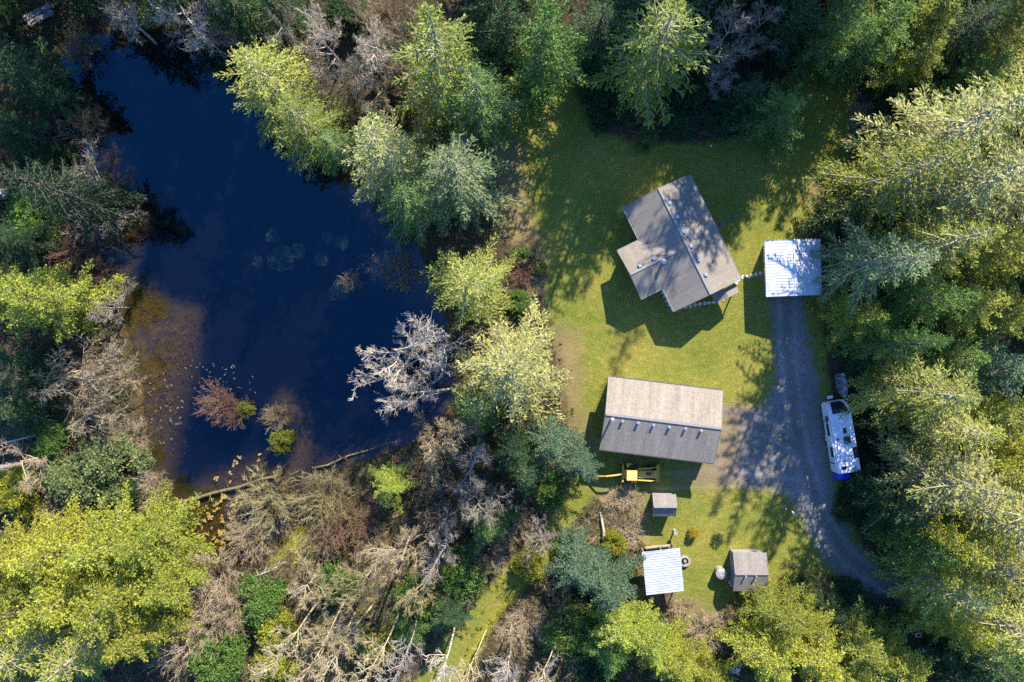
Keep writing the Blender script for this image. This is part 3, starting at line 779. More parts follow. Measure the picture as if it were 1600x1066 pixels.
 ('C',1055,1058,8,28,'b','small blue-green evergreen at the bottom edge amid the lime row'),
 ('S',1070,955,1.2,26,'t','low dry brush south of the white-roofed shelter'),
 ('S',1110,985,1.6,34,'x','low dry brush above the pallet'),
 ('S',1150,960,1.4,26,'n','low brown brush below the shed with two roof vents'),
 ('C',1215,960,12,52,'o','olive-lime cedar just below the shed with two roof vents'),
 ('C',1195,1020,15,58,'l','yellow-lime cedar at the bottom edge below the vented shed'),
 ('C',1270,1025,15,58,'l','yellow-lime cedar second from the vented shed along the bottom'),
 ('C',1265,975,10,42,'o','olive cedar on the right of the olive-lime one'),
 ('C',1340,1000,13,56,'o','olive cedar at the end of the driveway'),
 ('C',1330,1055,14,54,'o','olive cedar on the bottom edge under the driveway end'),
 ('C',1400,1030,13,54,'l','lime cedar left of the narrow earthen gap'),
 ('C',1300,960,7,36,'d','dark low cedar in the shade just above the driveway-end cedars'),
 ('S',1280,930,2,40,'n','brown brush in the shade along the driveway bend'),
 ('L',1250,925,2,30,'d','dark shrub in the shade between the vented shed and the driveway'),
 ('L',1325,925,2,28,'d','dark shrub on the shaded verge at the driveway end'),
 # north wood
 ('F',1025,70,23,88,'o','great green fir with sunlit right limbs at the top of the lawn'),
 ('F',935,50,14,58,'d','dark fir in the shade left of the great green fir'),
 ('C',985,25,15,50,'d','dark cedar at the top edge behind the great green fir'),
 ('B',1150,35,13,54,'k','grey bare tree between the great green fir and the top right cedars'),
 ('B',1195,20,13,46,'k','grey bare tree at the top edge, the right-hand of two'),
 ('B',1150,80,8,36,'w','frosty blue-white puff of bare twigs'),
 ('B',1120,125,7,40,'k','thin bare tree over the shaded shrub bed'),
 ('L',930,120,3.5,40,'d','dark shrub under the dark fir beside the lawn'),
 ('L',950,165,3,38,'d','dark shrub at the left of the shaded shrub bed'),
 ('S',985,190,2.2,32,'r','mauve brush at the lawn edge of the shaded shrub bed'),
 ('S',1020,170,2.5,36,'n','brown brush in the middle of the shaded shrub bed'),
 ('L',1060,185,2.6,34,'d','dark shrub at the middle of the shaded lawn edge'),
 ('S',1095,190,2.4,32,'r','mauve brush right of the middle of the shaded lawn edge'),
 ('L',1080,145,3.4,38,'d','dark shrub behind the mauve brush'),
 ('L',1130,180,3.4,36,'d','dark shrub next to the free-standing cedar'),
 ('L',1010,215,1.6,20,'g','low green shrub on the lawn edge of the shaded bed'),
 ('C',1170,155,9,44,'d','dark cedar on the left of the free-standing cedar'),
 ('C',1213,178,11,58,'g','free-standing green cedar on the lawn with a sunlit tip'),
 ('C',1235,40,15,50,'d','dark cedar above the brown earth gap'),
 ('C',1300,45,17,60,'g','green cedar at the top right of the brown earth gap'),
 ('C',1370,50,15,64,'g','green cedar, second along the top from the earth gap'),
 ('C',1330,85,13,48,'g','green cedar whose lower edge shades the earth gap'),
 ('C',1425,95,13,56,'o','olive cedar, lower one of the top right cedars'),
 ('C',1450,25,15,60,'o','olive cedar at the top edge, third from the earth gap'),
 ('F',1500,60,18,54,'d','dull grey-green fir among the top right cedars'),
 ('C',1560,40,18,58,'o','olive cedar in the upper right corner'),
 ('C',1520,125,14,50,'g','green cedar just above the pale giant firs'),
 ('F',1590,110,18,52,'y','yellow fir at the right edge above the pale giant firs'),
 ('L',1390,140,4,40,'d','dark shrub under the top right cedars beside the lawn corner'),
 ('L',1440,150,4,42,'d','dark shrub under the olive cedar near the lawn corner'),
 ('S',1348,165,2.4,26,'x','reddish dry brush at the north-east corner of the lawn'),
 ('S',1352,205,2.4,26,'x','reddish dry brush at the sunlit east edge of the lawn'),
 ('L',1385,200,3.5,34,'d','dark shrub between the lawn corner and the pale giant firs'),
 # east wood
 ('F',1470,210,28,90,'Y','pale giant fir with feathery limbs, the northern one'),
 ('F',1550,185,26,84,'y','pale giant fir with a long white trunk line at the right edge'),
 ('F',1400,275,27,76,'o','olive fir leaning into the lawn corner'),
 ('F',1500,295,25,86,'Y','pale giant fir in the middle of the east wood'),
 ('F',1580,300,24,78,'Y','pale giant fir cut by the right edge'),
 ('C',1320,330,11,46,'d','dark green cedar on the lawn edge above the carport'),
 ('F',1375,395,23,68,'p','grey-green fir with bristly limbs just right of the carport'),
 ('F',1450,385,26,64,'o','olive fir behind the bristly grey-green one'),
 ('C',1530,390,19,66,'y','yellow-olive cedar below the middle pale giant'),
 ('C',1590,400,19,58,'o','olive cedar at the right edge, second pale giant down'),
 ('C',1345,500,13,52,'o','low olive cedar standing alone beside the driveway'),
 ('C',1440,470,22,56,'g','green cedar right of the dark gap near the carport'),
 ('C',1500,480,18,60,'y','yellow-olive cedar in the middle of the east wood'),
 ('C',1575,480,18,58,'o','olive cedar at the right edge above the blue-grey one'),
 ('C',1555,570,17,62,'b','blue-grey evergreen near the right edge'),
 ('C',1480,555,16,54,'g','green cedar left of the blue-grey evergreen'),
 ('C',1345,560,6,32,'d','dark shrubby cedar above the rowing boat'),
 ('L',1330,530,3,30,'d','dark shrub between the low olive cedar and the boat'),
 ('C',1400,540,22,48,'g','green cedar north-east of the rowing boat'),
 ('F',1440,610,21,74,'y','bright yellow fir whose limbs reach over the rowing boat'),
 ('C',1425,680,10,36,'d','dark cedar behind the travel trailer'),
 ('F',1480,670,20,66,'y','bright yellow fir right of the boat-reaching one'),
 ('C',1550,650,17,58,'o','olive cedar below the blue-grey evergreen'),
 ('C',1595,700,17,56,'l','lime cedar at the right edge level with the trailer'),
 ('F',1478,758,23,80,'Y','pale fir with a long diagonal trunk pointing at the trailer'),
 ('F',1550,800,24,78,'y','pale fir at the outer end of the diagonal trunk'),
 ('C',1535,735,18,58,'l','lime cedar above the diagonal trunk'),
 ('C',1400,790,14,52,'d','dark green cedar overhanging the driveway below the trailer'),
 ('C',1435,840,15,54,'g','green cedar at the inside of the driveway bend'),
 ('C',1470,850,19,62,'l','lime cedar right of the driveway bend'),
 ('F',1535,880,21,70,'y','yellow fir below the diagonal trunk'),
 ('C',1595,870,18,56,'l','lime cedar at the right edge below the pale firs'),
 ('F',1475,915,18,62,'y','yellow fir hanging over the metal gate'),
 ('F',1560,960,21,70,'y','yellow fir with grey limbs in the lower right'),
 ('C',1490,975,15,50,'l','lime cedar right of the earthen gap'),
 ('C',1540,1040,12,54,'d','dark cedar low in the right corner'),
 ('C',1590,1040,14,50,'g','green cedar in the lower right corner'),
 ('C',1480,1050,9,44,'d','dark cedar at the bottom edge right of the earthen gap'),
 ('N',1565,800,24,40,'w','dead grey-white top sticking out of the east wood'),
 ('L',1385,470,3,30,'d','dark shrub in the gap between the carport and the east wood'),
 ('L',1310,420,2.4,22,'d','dark shrub at the right side of the carport'),
 ('L',1368,690,2.2,16,'d','dark shrub hidden behind the travel trailer'),
 ('L',1330,790,2.4,26,'d','dark shrub on the right verge of the driveway below the trailer'),
]
# trees rooted just beyond the upper edge of the photo, whose shadows and reflections fall into it
BEYOND = [(160,12,30),(240,8,30),(320,10,30),(392,22,26),(1192,-5,34),(1090,-22,27),(1040,-100,30),(1290,-55,30),(1010,-30,22),(1255,-30,29),(1120,-60,28),(1070,-130,31),(1180,-140,31),(1240,-110,31),(1330,-150,31),
          (120,-60,22),(230,-70,26),(340,-60,26),(800,-60,20),(1060,-60,29),
          (1130,-110,29),(1210,-50,28),(1290,-90,30),(1450,-60,18),(1540,-60,28),(1640,60,26),(1660,180,26),(1660,320,24),
          (1655,470,22),(1655,620,22),(1655,780,22),(20,-80,22),(-60,60,22),(-60,200,20),(-60,330,18)]
for a in PLANTS: plant(*a)
for i, (x, y, h) in enumerate(BEYOND):
    nm_ = ('upper edge', 'right edge', 'left edge')[0 if y < 40 else (1 if x > 0 else 2)]
    side_ = [b for b in BEYOND if ('upper edge' if b[1] < 40 else ('right edge' if b[0] > 0 else 'left edge')) == nm_]
    side_.sort(key=lambda b: (b[0], b[1]) if nm_ == 'upper edge' else (b[1], b[0]))
    od_ = ORD[side_.index((x, y, h))] + (' from the left' if nm_ == 'upper edge' else ' from the top')
    plant('C' if i % 3 == 0 else 'F', x, y, h, 60 if i < 4 else 84, 'g' if i % 2 else 'd', 'tall evergreen rooted just beyond the ' + nm_ + ' of the photo, ' + od_, base=(x, y), group='evergreens just beyond the photo')

# ------------------------------------------------------------------ uncountable low growth
def scatter(n, cond, seed):
    rng = np.random.default_rng(seed); pts = np.column_stack([rng.uniform(-62, 62, n), rng.uniform(-42, 44, n)])
    dp = sdf(pts, POND); dl = sdf(pts, LAWN); dd = sdf(pts, DRIVE); mo = np.max([sdf(pts, q) for q in MOSS], 0)
    k = cond(dp, dl, dd, mo, pts); pts = pts[k]
    return pts, height_from(pts[:, 0], pts[:, 1], dp[k], dl[k], dd[k]), rng

def low_leaves(name, n, per, rad, hgt, cond, seed, col, label, size=0.2):
    pts, z, rng = scatter(n, cond, seed)
    q = np.repeat(np.arange(len(pts)), per); s = rng.uniform(0.5, 1.3, len(pts))[q]
    u = unit(rng.normal(0, 1, (len(q), 3))); u[:, 2] = np.abs(u[:, 2])
    C = np.column_stack([pts[q], z[q]]) + u * (rng.random(len(q)) ** 0.4 * s)[:, None] * [rad, rad, hgt] + [0, 0, 0.03]
    D = unit(u + rng.normal(0, 0.7, u.shape)); S = unit(np.cross(D, rng.normal(0, 0.6, D.shape) + [0, 0, 1]))
    L = rng.uniform(0.7, 1.4, len(q)) * size
    v, f = leaves(C, D, S, L, L * rng.uniform(0.4, 0.7, len(q)))
    o = link(name, quad_mesh(name, v, f, LEAF, clump=rng.random(len(pts))[q])); o.color = (*col, 1)
    return tag(o, label, kind='stuff')

def low_twigs(name, n, per, hgt, cond, seed, col, label):
    pts, z, rng = scatter(n, cond, seed)
    q = np.repeat(np.arange(len(pts)), per)
    p = np.column_stack([pts[q], z[q]]) + rng.normal(0, 0.16, (len(q), 3)) * [1, 1, 0]
    lean = rng.normal(0, 0.5, (len(pts), 2))[q]
    d = np.column_stack([lean + rng.normal(0, 0.6, (len(q), 2)), np.full(len(q), 0.8)])
    A = grow(p, d, rng.uniform(0.5, 1.3, len(q)) * hgt, 3, 0.2, -0.03, rng)
    R = np.broadcast_to(np.linspace(0.020, 0.009, 4)[None], (len(q), 4)).copy()
    v, f = tubes(A, R)
    o = link(name, quad_mesh(name, v, f, WOOD)); o.color = (*col, 1)
    return tag(o, label, kind='stuff')

wood = lambda dp, dl, dd, mo, p: (dp < -0.3) & (dl < -0.5) & (dd < -0.6) & (mo < 0)
south = lambda p: (p[:, 0] < 8) & (p[:, 1] < -16)
low_leaves('undergrowth', 10000, 26, 0.75, 0.75, lambda dp, dl, dd, mo, p: wood(dp, dl, dd, mo, p) & ~south(p), 5, (0.07, 0.11, 0.035), 'knee-high green undergrowth covering the forest floor')
low_leaves('ground_ferns', 5200, 26, 0.7, 0.6, lambda dp, dl, dd, mo, p: wood(dp, dl, dd, mo, p) & south(p), 6, (0.17, 0.18, 0.04), 'yellow-green undergrowth among the bare trees south of the pond')
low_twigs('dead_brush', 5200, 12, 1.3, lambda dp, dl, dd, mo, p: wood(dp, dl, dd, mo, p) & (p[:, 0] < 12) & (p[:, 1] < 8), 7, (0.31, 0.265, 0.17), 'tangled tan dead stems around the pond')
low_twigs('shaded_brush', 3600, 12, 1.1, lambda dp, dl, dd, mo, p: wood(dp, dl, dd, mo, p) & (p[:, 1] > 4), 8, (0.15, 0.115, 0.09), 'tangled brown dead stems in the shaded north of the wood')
low_leaves('leaf_litter', 16000, 5, 0.5, 0.03, lambda dp, dl, dd, mo, p: (dp < 0.3) & (dl < 0.1) & (dd < 0), 9, (0.22, 0.14, 0.07), 'brown fallen leaves strewn over the ground', 0.13)
low_leaves('grass', 5200, 12, 0.26, 0.22, lambda dp, dl, dd, mo, p: ((mo > -0.3) & (dd < -.3)) | ((dl > -0.8) & (dl < 0.5) & (dd < -0.3)), 10, (0.20, 0.20, 0.035), 'long yellow-green grass along the lawn edge and the mossy track', 0.20)

def sunken():
    rng = np.random.default_rng(77); n = 60000; pts = np.column_stack([rng.uniform(-52, -8, n), rng.uniform(-26, 32, n)])
    sh = np.max([sdf(pts, q) for q in SHALLOW], 0); dp = sdf(pts, POND)
    k = (dp > 0.1) & (sh + rng.normal(0, 0.8, n) > 0) & (hnoise(pts[:, 0] * 2.2, pts[:, 1] * 2.2) + rng.normal(0, .3, n) > -0.1); pts = pts[k]; m = len(pts)
    C = np.column_stack([pts, WATER_Z - rng.uniform(0.04, 0.30, m)]); D = unit(rng.normal(0, 1, (m, 3)) * [1, 1, .25]); S = unit(np.cross(D, rng.normal(0, .35, (m, 3)) + [0, 0, 1]))
    L = rng.uniform(.10, .24, m); v, f = leaves(C, D, S, L, L * rng.uniform(.3, .6, m))
    o = link('sunken_leaves', quad_mesh('sunken_leaves', v, f, LEAF, clump=rng.random(m))); o.color = (0.17, 0.105, 0.03, 1)
    tag(o, 'rotting brown leaves lying under the shallow water of the pond', kind='stuff')
sunken()
# ------------------------------------------------------------------ buildings
def shingle_mat(name, c1, c2, c3):
    m, n, l, b = new_mat(name)
    tc = n.new('ShaderNodeTexCoord').outputs['UV']
    br = n.new('ShaderNodeTexBrick'); br.inputs['Scale'].default_value = 1.0
    br.inputs['Brick Width'].default_value = 0.34; br.inputs['Row Height'].default_value = 0.145; br.inputs['Mortar Size'].default_value = 0.012
    br.inputs['Color1'].default_value = (*c1, 1); br.inputs['Color2'].default_value = (*c2, 1); br.inputs['Mortar'].default_value = (c1[0] * .45, c1[1] * .45, c1[2] * .45, 1)
    br.inputs['Bias'].default_value = -0.1; l.new(tc, br.inputs['Vector'])
    oc = n.new('ShaderNodeTexCoord').outputs['Object']
    c = mixc(n, l, 0.55, br.outputs['Color'], ramp(n, l, noise(n, l, 6, 6, 0.8, oc), [(0.36, (c1[0] * .7, c1[1] * .68, c1[2] * .64)), (0.64, (c3[0] * 1.15, c3[1] * 1.13, c3[2] * 1.1))]))
    mp = n.new('ShaderNodeMapping'); mp.inputs['Scale'].default_value = (1.4, 0.12, 1); l.new(tc, mp.inputs[0])
    c = mixc(n, l, 0.35, c, ramp(n, l, noise(n, l, 1.0, 5, 0.7, mp.outputs[0]), [(0.35, (c1[0] * .8, c1[1] * .78, c1[2] * .7)), (0.65, c3)]))
    l.new(c, b.inputs['Base Color']); b.inputs['Roughness'].default_value = 0.93; b.inputs['Specular IOR Level'].default_value = 0.15
    bump(n, l, b, br.outputs['Fac'], -0.5, 0.02)
    return m

def plank_mat(name, c1, c2, scale=1.0, rough=0.8):
    m, n, l, b = new_mat(name)
    oc = n.new('ShaderNodeTexCoord').outputs['Object']
    mp = n.new('ShaderNodeMapping'); mp.inputs['Scale'].default_value = (1, 1, 12); l.new(oc, mp.inputs[0])
    c = ramp(n, l, noise(n, l, 1.2 * scale, 5, 0.6, mp.outputs[0]), [(0.3, c1), (0.7, c2)])
    l.new(c, b.inputs['Base Color']); b.inputs['Roughness'].default_value = rough
    return m

SH_HOUSE = shingle_mat('house_shingles', (0.17, 0.152, 0.135), (0.265, 0.24, 0.205), (0.31, 0.28, 0.235))
SH_BARN = shingle_mat('barn_shingles', (0.17, 0.147, 0.12), (0.32, 0.28, 0.23), (0.40, 0.355, 0.295))
SH_SHED = shingle_mat('shed_shingles', (0.15, 0.135, 0.125), (0.25, 0.23, 0.21), (0.30, 0.275, 0.25))
METAL_W = mat_noise('pale_roof_metal', (0.44, 0.45, 0.46), (0.62, 0.64, 0.67), 1.1, 0.45, 0.0, 0.1, c3=(0.66, 0.68, 0.70))
METAL_B = mat_noise('blue_grey_roof_metal', (0.38, 0.40, 0.43), (0.50, 0.53, 0.57), 1.1, 0.45, 0.0, 0.1, c3=(0.56, 0.585, 0.62))
SIDING = plank_mat('pale_siding', (0.48, 0.46, 0.42), (0.56, 0.54, 0.50))
SIDING_G = plank_mat('grey_siding', (0.20, 0.20, 0.20), (0.27, 0.27, 0.26))
WOODP = plank_mat('weathered_wood', (0.17, 0.14, 0.11), (0.34, 0.29, 0.23))
WHITE = mat_noise('white_paint', (0.72, 0.72, 0.71), (0.80, 0.80, 0.79), 2, 0.5, 0.0)
CAP = mat_noise('ridge_shingles', (0.19, 0.18, 0.17), (0.30, 0.285, 0.27), 8, 0.9, 0.2)
PAVE = mat_noise('pale_paving', (0.42, 0.41, 0.38), (0.60, 0.58, 0.54), 5, 0.9, 0.2)
DARK = mat_noise('dark_trim', (0.035, 0.036, 0.04), (0.06, 0.06, 0.065), 4, 0.5, 0.0)
TRIM = mat_noise('grey_trim', (0.16, 0.16, 0.165), (0.23, 0.23, 0.235), 4, 0.5, 0.0)
GALV = mat_noise('galvanised_steel', (0.42, 0.44, 0.46), (0.60, 0.62, 0.64), 6, 0.35, 0.0, 0.6)
CONC = mat_noise('concrete', (0.20, 0.195, 0.18), (0.34, 0.33, 0.31), 3, 0.9, 0.3)
RUBBER = mat_noise('black_rubber', (0.012, 0.012, 0.013), (0.03, 0.03, 0.03), 8, 0.75, 0.2)
YELLOW = mat_noise('yellow_machine_paint', (0.50, 0.27, 0.02), (0.62, 0.36, 0.035), 2.5, 0.5, 0.1, c3=(0.42, 0.24, 0.05))
CREAM = mat_noise('faded_cab_roof', (0.66, 0.40, 0.10), (0.74, 0.50, 0.17), 3, 0.6, 0.0)
BLUE = mat_noise('blue_tarpaulin', (0.012, 0.035, 0.42), (0.03, 0.07, 0.60), 5, 0.55, 0.8, bscale=5, bdist=0.06)
RED = mat_noise('faded_red_paint', (0.42, 0.06, 0.04), (0.55, 0.10, 0.07), 5, 0.6, 0.0)
STONE = mat_noise('grey_stone', (0.20, 0.195, 0.185), (0.36, 0.35, 0.33), 4, 0.9, 0.4)
LOGM = mat_noise('old_log_bark', (0.05, 0.035, 0.02), (0.15, 0.11, 0.06), 3, 0.9, 0.6, c3=(0.13, 0.12, 0.04))
gm_, gn_, gl_, GB_ = new_mat('window_glass'); GB_.inputs['Base Color'].default_value = (0.02, 0.025, 0.03, 1); GB_.inputs['Roughness'].default_value = 0.06; GLASS = gm_
rvm = mat_noise('white_fibreglass', (0.66, 0.67, 0.69), (0.74, 0.75, 0.76), 1.5, 0.28, 0.0)

def roof_slab(corners, thick, name, mat, parent):
    """corners: eave a, eave b, ridge b, ridge a (local). Slab with its underside, UVs along the eave in metres"""
    c = [Vector(v) for v in corners]
    nrm = (c[1] - c[0]).cross(c[3] - c[0]).normalized()
    if nrm.z < 0: nrm = -nrm
    vs = [tuple(v) for v in c] + [tuple(v - Vector((0, 0, thick))) for v in c]
    fs = [(0, 1, 2, 3), (7, 6, 5, 4), (0, 4, 5, 1), (1, 5, 6, 2), (2, 6, 7, 3), (3, 7, 4, 0)]
    me = bpy.data.meshes.new(name); me.from_pydata(vs, [], fs); me.materials.append(mat)
    ux = (c[1] - c[0]).normalized(); uy = (c[3] - c[0]); uy = (uy - ux * uy.dot(ux)).normalized()
    uv = me.uv_layers.new(name='uv')
    for lp in me.loops:
        v = Vector(vs[lp.vertex_index]) - c[0]; uv.data[lp.index].uv = (v.dot(ux), v.dot(uy))
    import bmesh
    bm = bmesh.new(); bm.from_mesh(me); bmesh.ops.recalc_face_normals(bm, faces=bm.faces); bm.to_mesh(me); bm.free()
    return link(name, me, parent)

def frame_from(px_a, px_b, px_c, px_d, z):
    """four eave corners in order round the roof; returns centre, angle of side a-b, lengths"""
    A, B, C, D = (P(*q, z) for q in (px_a, px_b, px_c, px_d))
    c = (A + B + C + D) / 4; u = ((B - A) + (C - D)) / 2; v = ((D - A) + (C - B)) / 2
    return Vector((c.x, c.y, 0)), math.atan2(u.y, u.x), u.length, v.length

def gable(root, L, W, eave, ridge, roofmat, wallmat, over=0.4, cx=0.0, cy=0.0, gutter=True, ends=(True, True), t=0.12, ribs=None, ridge_off=0.0, walls=True):
    """gable roof, ridge along local x; L, W outer roof size"""
    x0, x1, y0, y1 = cx - L / 2, cx + L / 2, cy - W / 2, cy + W / 2; yr = cy + ridge_off
    for s, y in ((1, y0), (-1, y1)):
        c = [(x0, y, eave), (x1, y, eave), (x1, yr, ridge), (x0, yr, ridge)]
        r = roof_slab(c, t, 'roof', roofmat, root)
        if ribs:
            mb = MB(); nrib = int(L / ribs); a = math.atan2(ridge - eave, abs(yr - y)); sl = math.hypot(ridge - eave, yr - y)
            for i in range(nrib + 1):
                x = x0 + 0.03 + (L - 0.06) * i / nrib
                mb.box((x, (y + yr) / 2, (eave + ridge) / 2 + 0.018), (0.035, sl - 0.02, 0.022), rx=a if y < yr else -a)
            mb.build('roof_rib', roofmat, r)
    MB().box((cx, yr, ridge + 0.012), (L + 0.02, 0.26, 0.035)).build('ridge_cap', CAP if not ribs else roofmat, root)
    if walls:
        o = over; wl_ = x0 + o, x1 - o, y0 + o, y1 - o; k = (ridge - eave) / (W / 2)
        ez = eave + k * o - t - 0.03; rz = ridge - t - 0.03
        x0_, x1_, y0_, y1_ = wl_
        vs = []; 
        for x in (x0_, x1_): vs += [(x, y0_, -0.1), (x, y1_, -0.1), (x, y1_, ez), (x, yr, rz), (x, y0_, ez)]
        MB().add(vs, [(0, 1, 2, 3, 4), (9, 8, 7, 6, 5), (0, 4, 9, 5), (1, 6, 7, 2), (0, 5, 6, 1), (2, 7, 8, 3), (3, 8, 9, 4)]).build('wall', wallmat, root)
    if gutter:
        for y, s in ((y0, -1), (y1, 1)):
            MB().box((cx, y + s * 0.055, eave - 0.06), (L, 0.10, 0.10)).build('gutter', TRIM if gutter is True else gutter, root)
    mb = MB()
    for x, e in ((x0, -1), (x1, 1)):
        for y in (y0, y1):
            sl = math.hypot(ridge - eave, yr - y); a = math.atan2(ridge - eave, yr - y) if y < yr else math.atan2(ridge - eave, y - yr)
            mb.box((x + e * 0.022, (y + yr) / 2, (eave + ridge) / 2 - t / 2 - 0.01), (0.035, sl, t + 0.06), rx=a if y < yr else -a)
    mb.build('fascia', TRIM, root)
    return (eave, ridge, x0, x1, y0, y1, yr)

def wall_item(root, name, mat, c, d, pane=True, rz=0):
    """window or door on a wall: frame box c, size d, with a pane"""
    w = MB().box(c, d, rz=rz).build(name, mat, root, bevel=0.01)
    if pane:
        big = (d[0] - .16 if d[0] > d[1] else d[0] + .02, d[1] + .02 if d[0] > d[1] else d[1] - .16, d[2] - .16)
        MB().box(c, big, rz=rz).build('pane', GLASS, w)
    return w

def loc(root, x, y, z=0.0):
    return root.matrix_basis.inverted() @ Vector((x, y, z))

def to_local(root, px, py, z):
    M = Matrix.Translation(root.location) @ Matrix.Rotation(root.rotation_euler.z, 4, 'Z')
    return M.inverted() @ P(px, py, z)

# --- house
c, ang, L, W = frame_from((973, 325), (1053, 485), (1158, 437), (1078, 272), 2.8)
house = empty('house', c, ang, 'single-storey house with a T-shaped grey-brown shingle roof on the lawn', 'house')
gable(house, L, W, 2.8, 4.4, SH_HOUSE, SIDING, over=0.5)
kslope = (4.4 - 2.8) / (W / 2)
# wing: leaves the west side
wc = [to_local(house, *q, 2.8) for q in ((963, 393), (1002, 467), (1035, 450))]
wx0, wx1 = sorted((wc[0].x, wc[1].x)); wy_out = (wc[0].y + wc[1].y) / 2; WW = wx1 - wx0; wr = 2.8 + kslope * WW / 2
s_ = 1 if wy_out > 0 else -1
wy_in = s_ * (W / 2 - (wr - 2.8) / kslope - 0.02)
wing = empty('wing_axis', (0, 0, 0)); bpy.data.objects.remove(wing)
def wing_slab(xe, xr):
    # eave line meets the main eave; the inner end follows the valley
    c = [(xe, wy_out, 2.803), (xe, s_ * W / 2, 2.803), (xr, wy_in, wr + 0.003), (xr, wy_out, wr + 0.003)]
    return roof_slab(c, 0.12, 'roof', SH_HOUSE, house)
wing_slab(wx0, (wx0 + wx1) / 2); wing_slab(wx1, (wx0 + wx1) / 2)
xm = (wx0 + wx1) / 2
MB().box((xm, (wy_out + wy_in) / 2, wr + 0.015), (0.24, abs(wy_out - wy_in), 0.035)).build('ridge_cap', CAP, house)
mb = MB()
yy0 = wy_out - s_ * 0.5; yy1 = s_ * (W / 2 - 0.6)
vs = []
for y in (yy0, yy1): vs += [(wx0 + .5, y, -.1), (wx1 - .5, y, -.1), (wx1 - .5, y, 2.85), (xm, y, wr - .16), (wx0 + .5, y, 2.85)]
mb.add(vs, [(0, 1, 2, 3, 4), (9, 8, 7, 6, 5), (0, 4, 9, 5), (1, 6, 7, 2), (0, 5, 6, 1), (2, 7, 8, 3), (3, 8, 9, 4)]).build('wall', SIDING, house)
for xe, e in ((wx0, -1), (wx1, 1)):
    MB().box((xe + e * .055, (wy_out + s_ * W / 2) / 2, 2.74), (.10, abs(wy_out - s_ * W / 2) - 0.1, .10)).build('gutter', TRIM, house)
    # valley flashing
    a = Vector((xe, s_ * W / 2, 2.83)); b = Vector((xm, wy_in, wr + 0.03))
    MB().tube([a, b], 0.035, 5).build('valley_flashing', TRIM, house)
def roof_z(p, W=W): return 4.4 - abs(p.y) * kslope
def vent(root, px, py, zf, size=0.30, hgt=0.22, mat=None, name='roof_vent'):
    p = to_local(root, px, py, 4.4); z = zf(p); p = to_local(root, px, py, z + 0.1); z = zf(p)
    m = MB().box((p.x, p.y, z + hgt / 2 - 0.02), (size, size, hgt)).build(name, mat or GALV, root, bevel=0.02)
    MB().box((p.x, p.y, z + hgt), (size * 1.2, size * 1.2, 0.05)).build('cap', mat or GALV, m)
for q in ((1046, 317), (1058, 339), (1069, 362), (1080, 384), (1092, 406), (1103, 429)): vent(house, *q, roof_z)
for q in ((1093, 349), (1098, 366), (1115, 407)): vent(house, *q, roof_z, 0.11, 0.30, DARK, 'vent_pipe')
wing_z = lambda p: wr - abs(p.x - xm) * kslope
for q in ((1000, 415), (1022, 404)): vent(house, *q, wing_z)
p = to_local(house, 1036, 409, wr); z = wing_z(p)
ch = MB().tube([(p.x, p.y, z - .1), (p.x, p.y, z + .75)], 0.13, 12).build('chimney', GALV, house)
MB().lathe([(0.02, .98), (.24, .84), (.24, .80), (.13, .78)], (p.x, p.y, z - .1), 14).build('cap', GALV, ch)
MB().box((p.x, p.y, z + 0.02), (.5, .5, .05)).build('flashing', GALV, ch)
# porch with its own small gabled roof at the south-east end
pa = [to_local(house, *q, 2.45) for q in ((1112, 460), (1150, 443), (1156, 452), (1119, 472))]
px0, px1 = pa[0].x + 0.05, max(pa[2].x, pa[3].x) + 0.15; py0, py1 = sorted((pa[0].y, pa[1].y))
pym = (py0 + py1) / 2
roof_slab([(px0, py0, 2.2), (px1, py0, 2.2), (px1, pym, 2.75), (px0, pym, 2.75)], .1, 'porch_roof', SH_HOUSE, house)
roof_slab([(px0, py1, 2.2), (px1, py1, 2.2), (px1, pym, 2.75), (px0, pym, 2.75)], .1, 'porch_roof', SH_HOUSE, house)
for y in (py0 + .15, py1 - .15): MB().box((px1 - .15, y, 1.05), (.12, .12, 2.15)).build('porch_post', WHITE, house)
hx = L / 2 - 0.5; hy = W / 2 - 0.5
for x in (-5, -1.2, 3.2): wall_item(house, 'window', WHITE, (x, -hy if s_ > 0 else hy, 1.55), (1.5, .08, 1.1))
for x in (4.2,): wall_item(house, 'window', WHITE, (x, s_ * hy, 1.55), (1.4, .08, 1.1))
wall_item(house, 'window', WHITE, (-hx, 1.2, 1.55), (.08, 1.3, 1.1)); wall_item(house, 'door', SIDING_G, (hx, pym, 1.05), (.08, .95, 2.05), False)
wall_item(house, 'window', WHITE, (xm, yy0, 1.5), (1.8, .08, 1.2))

# --- workshop barn
c, ang, L, W = frame_from((938.8, 702), (1115, 725), (1128.6, 609.7), (949.5, 588.6), 3.3)
barn = empty('workshop_barn', c, ang, 'long rectangular workshop with a two-tone gabled shingle roof and seven vents', 'workshop')
gable(barn, L, W, 3.3, 4.8, SH_BARN, SIDING, over=0.4, gutter=DARK)
bz = lambda p: 4.8 - abs(p.y) * (4.8 - 3.3) / (W / 2)
for q in ((972.5, 658), (997, 660.5), (1021, 664), (1046, 667), (1071, 669.5), (1095.5, 672.5)): vent(barn, *q, bz, 0.22, 0.24)
p = to_local(barn, 957, 656.5, 5.9); z0 = bz(p)
ch = MB().tube([(p.x, p.y, z0 - .1), (p.x, p.y, 5.9)], 0.12, 14).build('chimney', GALV, barn)
MB().lathe([(0.02, .16), (.22, .04), (.22, 0), (.12, -.02)], (p.x, p.y, 5.9), 16).build('cap', GALV, ch)
mb = MB()
for i in range(46):
    mb.box((-L / 2 + .1 + i * (L - .2) / 45, W / 2 + .075, 3.33), (.07, .16, .05))
mb.build('gutter_hangers', TRIM, barn)
bx = L / 2 - .4; by = W / 2 - .4
